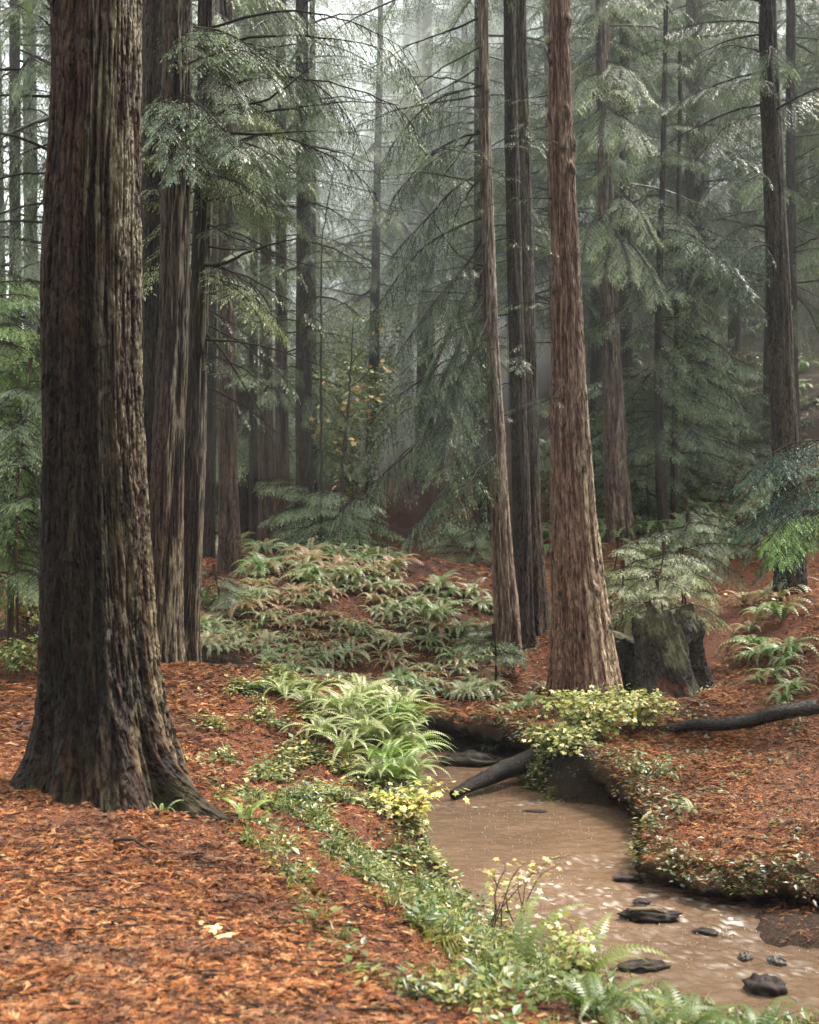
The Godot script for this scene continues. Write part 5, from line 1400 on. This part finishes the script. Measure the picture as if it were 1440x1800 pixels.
func rock_mesh(size: Vector3, rough: float, col: Color, col2: Color) -> ArrayMesh:
	var b := MB.new()
	var s0 := R(0, 50)
	for i in 15:
		for j in 25:
			var th := PI * i / 14.0
			var ph := TAU * (j % 24) / 24.0
			var q := Vector3(sin(th) * cos(ph), cos(th), sin(th) * sin(ph))
			var k := 1.0 + rough * nz.get_noise_3dv(q * 1.4 + Vector3(s0, 0, 0)) + rough * 0.4 * nz2.get_noise_3dv(q * 4.0 + Vector3(s0, 0, 0))
			b.v.push_back(q * size * k)
			b.c.push_back(col.lerp(col2, sm(-0.1, 0.3, nz2.get_noise_3dv(q * 2.5 + Vector3(0, s0, 0)))))
			b.t.push_back(Vector2(j / 24.0, i / 14.0))
			b.n.push_back(Vector3.UP)
	for i in 15:
		for j in 25:
			var e := b.v[i * 25 + (j + 1) % 24] - b.v[i * 25 + (j + 23) % 24]
			var f := b.v[maxi(i - 1, 0) * 25 + j] - b.v[mini(i + 1, 14) * 25 + j]
			var m := f.cross(e)
			b.n[i * 25 + j] = m.normalized() if m.length() > 1e-9 else (Vector3.UP if i == 0 else Vector3.DOWN)
	for i in 14:
		for j in 24:
			var k := i * 25 + j
			b.ix.append_array(PackedInt32Array([k, k + 25, k + 1, k + 1, k + 25, k + 26]))
	return b.mesh(M.rock)


func creek_things() -> void:
	var wet := Color(0.018, 0.013, 0.01)
	var pale := Color(0.12, 0.1, 0.085)
	var p := [Vector3(0.435, -0.848, -13.300), Vector3(0.765, -0.764, -13.680), Vector3(1.088, -0.708, -14.060), Vector3(1.428, -0.657, -14.440), Vector3(1.848, -0.580, -14.820), Vector3(2.418, -0.516, -15.200)]
	tag(obj("fallen_log", log_mesh(p, [0.045, 0.08, 0.105, 0.115, 0.1, 0.07], wet, Color(0.035, 0.028, 0.024)), self, Transform3D(Basis.IDENTITY, p[0])), "dark fallen log sloping from the bank down into the creek", "log")
	p = [Vector3(2.745, -0.562, -15.200), Vector3(3.095, -0.425, -15.000), Vector3(3.372, -0.380, -14.800), Vector3(3.641, -0.322, -14.600), Vector3(3.900, -0.216, -14.400), Vector3(4.396, -0.076, -14.200)]
	tag(obj("fallen_log", log_mesh(p, [0.045, 0.065, 0.072, 0.075, 0.08, 0.085], wet, Color(0.07, 0.06, 0.054)), self, Transform3D(Basis.IDENTITY, p[0])), "wet shining log lying across the red litter on the right plateau", "log")
	# the mossy broken stump
	var t := thing("tree_stump", "rotten mossy stump with a black hollow beside the hero redwood", "stump", ground(Vector3(3.310, -0.231, -17.300).x, 17.3))
	var b := MB.new()
	var sides := 72
	var rows := 46
	for i in rows:
		var y := -0.3 + 2.1 * i / (rows - 1)
		for j in sides + 1:
			var th := TAU * (j % sides) / sides
			var q := Vector3(cos(th), 0, sin(th))
			var top := 0.82 + 0.5 * nz.get_noise_2d(cos(th) * 1.2, sin(th) * 1.2) + 0.12 * nz2.get_noise_2d(cos(th) * 3.0, sin(th) * 3.0) + 0.16 * cos(th - 1.2)
			var yy := minf(y, top)
			var r := 0.56 + 0.24 * exp(-maxf(yy, 0) / 0.25) - 0.06 * yy
			r *= 1.0 + 0.22 * nz.get_noise_3d(cos(th) * 1.5, yy * 0.5, sin(th) * 1.5) + 0.09 * nz2.get_noise_3d(cos(th) * 4.0, yy * 1.2, sin(th) * 4.0)
			# hollows: one black cavity on the left, one on the right
			r -= 0.2 * sm(0.4, 0.1, absf(angle_difference(th, 2.5))) * sm(1.0, 0.6, yy) + 0.34 * sm(0.42, 0.12, absf(angle_difference(th, 0.6))) * sm(0.9, 0.5, yy) + 0.14 * sm(0.2, 0.05, absf(angle_difference(th, 1.5))) * sm(0.5, 0.2, yy)
			if y > top:
				r *= maxf(0.0, 1.0 - (y - top) * 3.0)
			b.v.push_back(Vector3(-0.12 * yy, 0, 0) + q * r * Vector3(1.12, 0, 0.9) + Vector3(0, yy - (0.5 * minf(y - top, 0.34) if y > top else 0.0), 0))
			var c := Color(0.04, 0.032, 0.026).lerp(Color(0.13, 0.135, 0.075), sm(-0.15, 0.35, nz2.get_noise_3d(cos(th) * 2.0, yy * 1.5, sin(th) * 2.0)))
			c = c.lerp(Color(0.12, 0.05, 0.03), sm(0.2, 0.4, nz.get_noise_3d(cos(th) * 2.5, yy * 2.5 + 9.0, sin(th) * 2.5)) * sm(0.5, 0.2, yy))
			b.c.push_back(c)
			b.t.push_back(Vector2(float(j) / sides, yy))
	for i in rows:
		for j in sides + 1:
			var e := b.v[i * (sides + 1) + (j + 1) % sides] - b.v[i * (sides + 1) + (j - 1 + sides) % sides]
			var f := b.v[mini(i + 1, rows - 1) * (sides + 1) + j] - b.v[maxi(i - 1, 0) * (sides + 1) + j]
			var m := f.cross(e)
			b.n.push_back(m.normalized() if m.length() > 1e-9 else Vector3.UP)
	for i in rows - 1:
		for j in sides:
			var k := i * (sides + 1) + j
			b.ix.append_array(PackedInt32Array([k, k + 1, k + sides + 1, k + 1, k + sides + 2, k + sides + 1]))
	obj("stump_wood", b.mesh(M.bark), t)
	# driftwood and stones in the water
	var drift := thing("driftwood", "chunk of splintered pale-topped driftwood in the middle of the creek", "driftwood", Vector3(1.697, -0.902, -9.400))
	drift.position.y = WATER + 0.03
	obj("wood", rock_mesh(Vector3(0.21, 0.06, 0.085), 0.5, Color(0.02, 0.015, 0.012), Color(0.05, 0.036, 0.026)), drift, Transform3D(Basis(Vector3.UP, -0.15), Vector3.ZERO))
	var sb := MB.new()
	for i in 7:
		var z := R(-0.05, 0.05)
		sb.tube([Vector3(R(-0.18, -0.02), 0.055 + R(-0.01, 0.01), z), Vector3(R(0.0, 0.1), 0.06, z + R(-0.01, 0.01)), Vector3(R(0.12, 0.2), 0.03, z)], [0.012, 0.014, 0.006], 5, jit(Color(0.3, 0.22, 0.13), 0.2))
	obj("splinter", sb.mesh(M.wetwood), drift, Transform3D.IDENTITY, "stuff")
	var stones := [[1130,1700,8.4,.15,.05,.07,"dark flat wet stone at the near edge of the creek"], [1345,1725,8.0,.13,.09,.09,"dark mossy log end at the water's edge by the lower right"], [1105,1545,10.4,.09,.05,.06,"dark rounded stone against the undercut of the right bank"], [1128,1582,9.8,.07,.035,.05,"wet grey stone at the foot of the right bank"], [1240,1640,9.1,.08,.035,.05,"grey stone on the red gravel bar"], [1365,1690,8.5,.06,.045,.06,"pale glistening stone near the right edge of the creek"], [1310,1680,8.6,.05,.035,.04,"small pale stone left of the glistening one"], [825,1350,15.2,.26,.13,.16,"black wet stone under the far bank left of the fallen log"], [940,1430,12.8,.1,.02,.04,"flat dark snag showing at the sill below the log"]]
	for q in stones:
		var at := Vector3((q[0] - 720.0) / 2326.0 * q[2], WATER + q[4] * 0.25, -q[2])
		tag(obj("stone", rock_mesh(Vector3(q[3] * R(0.8, 1.3), q[4] * 0.8, q[5]), 0.4, Color(0.04, 0.031, 0.025), Color(0.13, 0.1, 0.08) if not "pale" in q[6] else Color(0.4, 0.37, 0.33)), self, Transform3D(Basis(Vector3.UP, R(-0.6, 0.6)), at)), q[6], "stone")
	# twigs lying on the litter in front
	var sticks := [[[Vector3(-1.788, 0.108, -8.000), Vector3(-1.658, 0.093, -7.950), Vector3(-1.545, 0.071, -7.900)], .011, "thick dark twig on the litter just below the massive trunk"], [[Vector3(-1.732, 0.107, -7.500), Vector3(-1.666, 0.104, -7.450), Vector3(-1.603, 0.101, -7.400)], .007, "short dark twig left of the thick one on the litter"], [[Vector3(-1.491, 0.123, -7.300), Vector3(-1.428, 0.117, -7.300), Vector3(-1.375, 0.111, -7.300)], .006, "thin grey twig in the middle of the litter"], [[Vector3(-1.666, 0.024, -6.800), Vector3(-1.587, 0.060, -6.775), Vector3(-1.497, 0.085, -6.750)], .008, "crooked twig on the litter at the left"], [[Vector3(-1.174, 0.073, -6.350), Vector3(-1.088, 0.091, -6.325), Vector3(-0.970, 0.109, -6.300)], .007, "long thin twig lying level in the middle foreground"], [[Vector3(-0.786, 0.085, -5.900), Vector3(-0.704, 0.063, -5.850), Vector3(-0.633, 0.030, -5.800)], .01, "dark twig slanting beside the pale leaf"], [[Vector3(-0.923, 0.030, -5.800), Vector3(-0.868, 0.018, -5.850), Vector3(-0.812, 0.021, -5.900)], .008, "grey twig just left of the slanting one"], [[Vector3(-1.828, 0.036, -6.300), Vector3(-1.733, 0.025, -6.250), Vector3(-1.639, 0.022, -6.200)], .01, "dark twig at the left edge of the litter"], [[Vector3(-1.393, 0.055, -5.400), Vector3(-1.335, 0.061, -5.400), Vector3(-1.282, 0.066, -5.400)], .012, "dark bark piece at the lower left"], [[Vector3(-1.335, 0.146, -6.900), Vector3(-1.216, 0.131, -6.900), Vector3(-1.092, 0.107, -6.900)], .006, "faint dark twig below the middle one"], [[Vector3(-0.936, 0.180, -6.700), Vector3(-0.864, 0.174, -6.700), Vector3(-0.783, 0.168, -6.700)], .006, "dark twig right of the faint one on the litter"], [[Vector3(-1.486, 0.212, -6.400), Vector3(-1.442, 0.225, -6.400), Vector3(-1.370, 0.239, -6.400)], .005, "thin pale twig beside the crooked one"], [[Vector3(1.926, -1.286, -14.000), Vector3(2.039, -1.311, -13.950), Vector3(1.769, -1.227, -13.900)], .012, "floating twig below the bank in the creek"]]
	for q in sticks:
		var own := []
		for w in q[0]:
			var g := ground(w.x, -w.z)
			own.push_back(Vector3(w.x, (maxf(g.y, WATER) + 0.012), w.z))
		var mb := MB.new()
		var o0: Vector3 = own[0]
		mb.tube([Vector3.ZERO, own[0].lerp(own[1], 0.5) - o0 + Vector3(0, 0.008, 0.006), own[1] - o0, own[2] - o0], [q[1] * 0.8, q[1], q[1] * 0.9, q[1] * 0.4], 7, Color(0.02, 0.013, 0.011), true, 0.1, Color(0.05, 0.036, 0.03))
		tag(obj("fallen_twig", mb.mesh(M.bark), self, Transform3D(Basis.IDENTITY, o0)), q[2], "twig")
	for q in [[Vector3(-0.880, 0.028, -6.200), 0.085, Color(0.62, 0.5, 0.25), "large pale yellow fallen leaf on the litter in front"], [Vector3(-0.957, 0.062, -6.200), 0.035, Color(0.55, 0.42, 0.2), "small pale fallen leaf beside the large one"], [Vector3(-0.600, 0.046, -12.350), 0.07, Color(0.7, 0.68, 0.6), "small white leaf caught upright on the creekside ferns"], [Vector3(-0.836, -0.009, -12.300), 0.09, Color(0.55, 0.42, 0.1), "yellow leaf lying on the left of the fern hump"], [Vector3(5.056, 0.537, -21.000), 0.09, Color(0.6, 0.42, 0.14), "yellow leaf on the path climbing to the right"]]:
		var g := ground(q[0].x, -q[0].z)
		var lb := MB.new()
		leaf(lb, Vector3.ZERO, Vector3(0.5, 0.15, 0.8).normalized(), Vector3(0.1, 1, 0.3).normalized(), q[1] * 1.3, q[2], true)
		leaf(lb, Vector3(-0.01, 0.01, 0), Vector3(-0.7, 0.25, -0.4).normalized(), Vector3(-0.2, 1, 0.4).normalized(), q[1] * 0.8, q[2], true)
		tag(obj("fallen_leaf", lb.mesh(M.leaf), self, Transform3D(Basis.IDENTITY, Vector3(g.x, maxf(g.y, q[0].y - 0.02) + 0.02, g.z))), q[3], "leaf")


func floor_cover() -> void:
	# fallen needle sprays
	var kinds := []
	for i in 4:
		var b := MB.new()
		var bend := R(-0.5, 0.5)
		for k in 9:
			var t := (k - 4.0) / 4.5
			var p := Vector3(t * 0.05, 0.004 + 0.006 * (1 - t * t), bend * 0.04 * t * t)
			for s in [-1.0, 1.0]:
				b.blade(p, p + Vector3(0.012, R(-0.004, 0.006), s * R(0.012, 0.02)), Vector3(0.0022, 0, 0), Color.WHITE, 0.5)
		b.blade(Vector3(-0.06, 0.003, bend * 0.04), Vector3(0.06, 0.003, bend * 0.04), Vector3(0, 0, 0.0022), Color(0.6, 0.6, 0.6), 0.5, Vector3(0, 0.008, -bend * 0.04))
		kinds.push_back(b.mesh(M.litter))
	for i in 2:
		var b := MB.new()
		b.blade(Vector3(-0.05, 0, 0), Vector3(0.05, 0.006, 0.012), Vector3(0, 0.002, 0.0034), Color.WHITE, 0.45, Vector3(0, 0.008, 0))
		b.blade(Vector3(-0.01, 0.002, 0.0), Vector3(0.03, 0.008, 0.035), Vector3(0.002, 0.001, 0), Color(0.8, 0.8, 0.8), 0.45)
		kinds.push_back(b.mesh(M.litter))
	var tones := [Color(0.35, 0.122, 0.037), Color(0.27, 0.088, 0.029), Color(0.43, 0.185, 0.068), Color(0.15, 0.054, 0.024), Color(0.5, 0.28, 0.13), Color(0.075, 0.034, 0.02), Color(0.31, 0.105, 0.032), Color(0.2, 0.07, 0.026)]
	var at := []
	var cols := []
	for k in kinds.size():
		at.push_back([])
		cols.push_back([])
	for i in 340000:
		var d := 4.6 + pow(R(0, 1), 1.8) * 20.0
		var x := R(-0.36, 0.36) * d
		if i > 270000:
			d = R(9.2, 18.0)
			x = R(0.12, 0.35) * d
		var s := shore(x, d)
		var g := gentleness(x, d)
		if s < lerpf(0.42, 0.9, g):
			if not (s > -0.45 and s < 0.05 and x > 1.8 and d > 8.4 and height_at(x, d, s) > WATER + 0.02):
				continue
		if d > 17.3 and d < 22.3 and x < 1.3 and R(0, 1) < 0.55:
			continue
		if nz.get_noise_2d(x * 1.7 + 9.0, d * 1.7) > 0.22 and R(0, 1) < 0.55 or R(0, 1) < trodden(x, d) * 0.85:
			continue
		if x > left_edge(d) and s < 5.0 and x < 1.9 and d < 14 and R(0, 1) < 0.6:
			continue
		var p := bank_shape(Vector3(x, height_at(x, d, s), -d), x, d, s)
		var k := rng.randi() % kinds.size()
		var sc := R(0.35, 0.8) * (1.0 + sm(7, 18, d) * 0.8) * (0.7 if x > 1.6 else 1.0)
		at[k].push_back(Transform3D(Basis.from_euler(Vector3(R(-0.35, 0.35), R(0, TAU), R(-0.35, 0.35))).scaled(Vector3.ONE * sc), p + Vector3(0, R(0.0, 0.012), 0)))
		var c: Color = tones[rng.randi() % tones.size()]
		c = c.lerp(Color(0.1, 0.05, 0.035), clampf(nz2.get_noise_2d(x * 1.0, d * 1.0) * 1.3 + 0.5 * nz.get_noise_2d(x * 4.0, d * 4.0), 0, 0.82))
		cols[k].push_back(jit(c, 0.25))
	for k in kinds.size():
		var o := many("needle_litter", kinds[k], at[k], cols[k])
		o.set_meta("label", "rust-red fallen needle sprays covering the forest floor")
	# bits of twig and bark among the needles
	var tw := MB.new()
	tw.tube([Vector3(-0.06, 0.004, 0), Vector3(-0.02, 0.01, 0.006), Vector3(0.03, 0.007, 0.002), Vector3(0.07, 0.012, 0.012)], [0.0022, 0.0034, 0.003, 0.0014], 5, Color.WHITE, true, 0.2)
	tw.tube([Vector3(0.0, 0.008, 0.004), Vector3(0.025, 0.016, 0.024), Vector3(0.04, 0.014, 0.04)], [0.002, 0.0016, 0.0008], 4, Color.WHITE, false, 0.2)
	var ta := []
	var tc := []
	for i in 2600:
		var d := 4.8 + pow(R(0, 1), 1.3) * 13.0
		var x := R(-0.36, 0.36) * d
		var s := shore(x, d)
		if s < 0.9:
			continue
		ta.push_back(Transform3D(Basis.from_euler(Vector3(R(-0.15, 0.15), R(0, TAU), R(-0.15, 0.15))).scaled(Vector3(R(0.5, 2.2), 1.0, R(0.5, 1.6)) * R(0.7, 1.3)), Vector3(x, height_at(x, d, s) + 0.006, -d)))
		tc.push_back(jit([Color(0.035, 0.022, 0.017), Color(0.06, 0.036, 0.026), Color(0.13, 0.09, 0.065), Color(0.02, 0.014, 0.012)][rng.randi() % 4], 0.3))
	many("twig_litter", tw.mesh(M.bark), ta, tc).set_meta("label", "small broken twigs strewn over the needle litter")
	# low green plants on the left bank
	var plants := []
	for i in 5:
		var b := MB.new()
		for k in rng.randi_range(4, 7):
			var az := R(0, TAU)
			var h := R(0.015, 0.07)
			var out := Vector3(cos(az), 0, sin(az))
			var p := out * R(0.01, 0.05) + Vector3(0, h, 0)
			leaf(b, p, (out + Vector3(0, R(-0.3, 0.3), 0)).normalized(), Vector3.UP, R(0.03, 0.06), Color.WHITE)
			b.blade(Vector3.ZERO, p, Vector3(0.0015, 0, 0), Color(0.6, 0.7, 0.5))
		plants.push_back(b.mesh(M.leaf))
	var blades := []
	for i in 3:
		var b := MB.new()
		for k in 7:
			var az := R(0, TAU)
			var out := Vector3(cos(az), 0, sin(az))
			var a := out * R(0, 0.03)
			var m := a + out * R(0.01, 0.04) + Vector3(0, R(0.05, 0.11), 0)
			b.blade(a, m, out.cross(Vector3.UP) * 0.0035, Color.WHITE, 0.5)
			b.blade(m - (m - a) * 0.1, m + out * R(0.03, 0.07) + Vector3(0, R(-0.05, 0.03), 0), out.cross(Vector3.UP) * 0.003, Color.WHITE, 0.2)
		blades.push_back(b.mesh(M.leaf))
	var pa := [[], [], [], [], []]
	var pc := [[], [], [], [], []]
	var ga := [[], [], []]
	var gc := [[], [], []]
	var sage := [Color(0.15, 0.165, 0.07), Color(0.26, 0.25, 0.11), Color(0.1, 0.125, 0.045), Color(0.32, 0.27, 0.1), Color(0.07, 0.09, 0.035)]
	var lush := [Color(0.085, 0.115, 0.022), Color(0.125, 0.145, 0.03), Color(0.05, 0.08, 0.016), Color(0.2, 0.18, 0.045), Color(0.06, 0.1, 0.02)]
	for i in 52000:
		var d := R(5.2, 14.5)
		var x := R(-2.6, 2.6)
		if x < left_edge(d) - 0.35 * R(0, 1) * R(0, 1) or x > 1.9 + maxf(0, 9.0 - d):
			continue
		var s := shore(x, d)
		if s < 0.06 or s > 5 or d > 9.7 and x > 1.5:
			continue
		if Vector2(x + 0.25, (d - 12.3) * 0.7).length() < 0.6 and R(0, 1) < 0.7:
			continue
		var edge := sm(0.0, 0.7, x - left_edge(d))
		var patch := nz2.get_noise_2d(x * 1.4, d * 1.4)
		var up := sm(9.3, 10.6, d)
		var dens := lerpf(0.6, 0.42, up) * edge + 0.35 * sm(1.3, 0.5, s) - 0.08
		if R(0, 1) > dens - 0.05 + patch * lerpf(1.3, 1.8, up):
			continue
		var p := bank_shape(Vector3(x, height_at(x, d, s), -d), x, d, s)
		var c: Color = (sage if R(0, 1) < lerpf(0.15, 0.75, up) else lush)[rng.randi() % 5]
		var tr := Transform3D(Basis.from_euler(Vector3(R(-0.3, 0.4), R(0, TAU), R(-0.3, 0.3))).scaled(Vector3.ONE * R(0.7, 1.35)), p)
		var hump := sm(0.75, 0.3, Vector2(x + 0.25, (d - 12.5) * 0.7).length())
		if R(0, 1) < lerpf(0.4, 0.1, up):
			var k := rng.randi() % 3
			ga[k].push_back(tr.scaled_local(Vector3.ONE * (1.0 + hump)))
			gc[k].push_back(jit(c, 0.25))
		else:
			var k := rng.randi() % 5
			pa[k].push_back(tr)
			pc[k].push_back(jit(c, 0.25))
	# sparse ones on the other banks
	for i in 16000:
		var d := R(9.5, 21.0)
		var x := R(0.8, 0.3 * d)
		var s := shore(x, d)
		if s < 0.08 or s > 9 or s < 0.36 and undercut(x, d) > 0.25 or R(0, 1) > 0.03 + 0.4 * sm(0.7, 0.15, s) + 0.28 * undercut(x, d) * sm(0.75, 0.55, s) + 0.3 * sm(0.3, 0.5, nz2.get_noise_2d(x * 0.8, d * 0.8)) * sm(12.5, 14.0, d):
			continue
		var k := rng.randi() % 5
		pa[k].push_back(Transform3D(Basis.from_euler(Vector3(R(-0.3, 0.4), R(0, TAU), R(-0.3, 0.3))).scaled(Vector3.ONE * R(0.7, 1.3)), bank_shape(Vector3(x, height_at(x, d, s), -d), x, d, s)))
		pc[k].push_back(jit([Color(0.06, 0.075, 0.024), Color(0.09, 0.1, 0.035), Color(0.045, 0.065, 0.02), Color(0.13, 0.125, 0.05), Color(0.1, 0.06, 0.03)][rng.randi() % 5] if R(0, 1) < 0.9 else sage[rng.randi() % 5], 0.3))
	for k in 5:
		many("ground_cover", plants[k], pa[k], pc[k]).set_meta("label", "low leafy green plants carpeting the creek banks")
	for k in 3:
		many("grass", blades[k], ga[k], gc[k]).set_meta("label", "soft green grass tufts on the left bank and fern hump")
	# splashes of rain on the water
	var sp := MB.new()
	sp.tube([Vector3.ZERO, Vector3(0, 0.012, 0), Vector3(0, 0.026, 0)], [0.007, 0.006, 0.002], 5, Color(0.75, 0.74, 0.72))
	var sa := []
	var guard := 0
	while sa.size() < 330 and guard < 8000:
		guard += 1
		var d := R(8.2, 14.2)
		var x := R(0.2, 3.0)
		if shore(x, d) < -0.08:
			sa.push_back(Transform3D(Basis.from_scale(Vector3.ONE * R(0.2, 0.42)), Vector3(x, WATER + R(0.0, 0.01), -d)))
	many("rain_splashes", sp.mesh(M.water), sa, []).set_meta("label", "tiny white rain splashes on the muddy creek")


# where the green of the left bank meets the red litter
func left_edge(d: float) -> float:
	var q := [Vector2(4, 0.4), Vector2(5.6, 0.1), Vector2(6.9, -0.3), Vector2(8.4, -0.98), Vector2(10, -1.3), Vector2(12, -1.75), Vector2(13, -1.7), Vector2(15, -1.5)]
	for i in q.size() - 1:
		if d <= q[i + 1].x:
			return lerpf(q[i].y, q[i + 1].y, (d - q[i].x) / (q[i + 1].x - q[i].x)) + 0.12 * nz2.get_noise_1d(d * 2.0)
	return -1.5
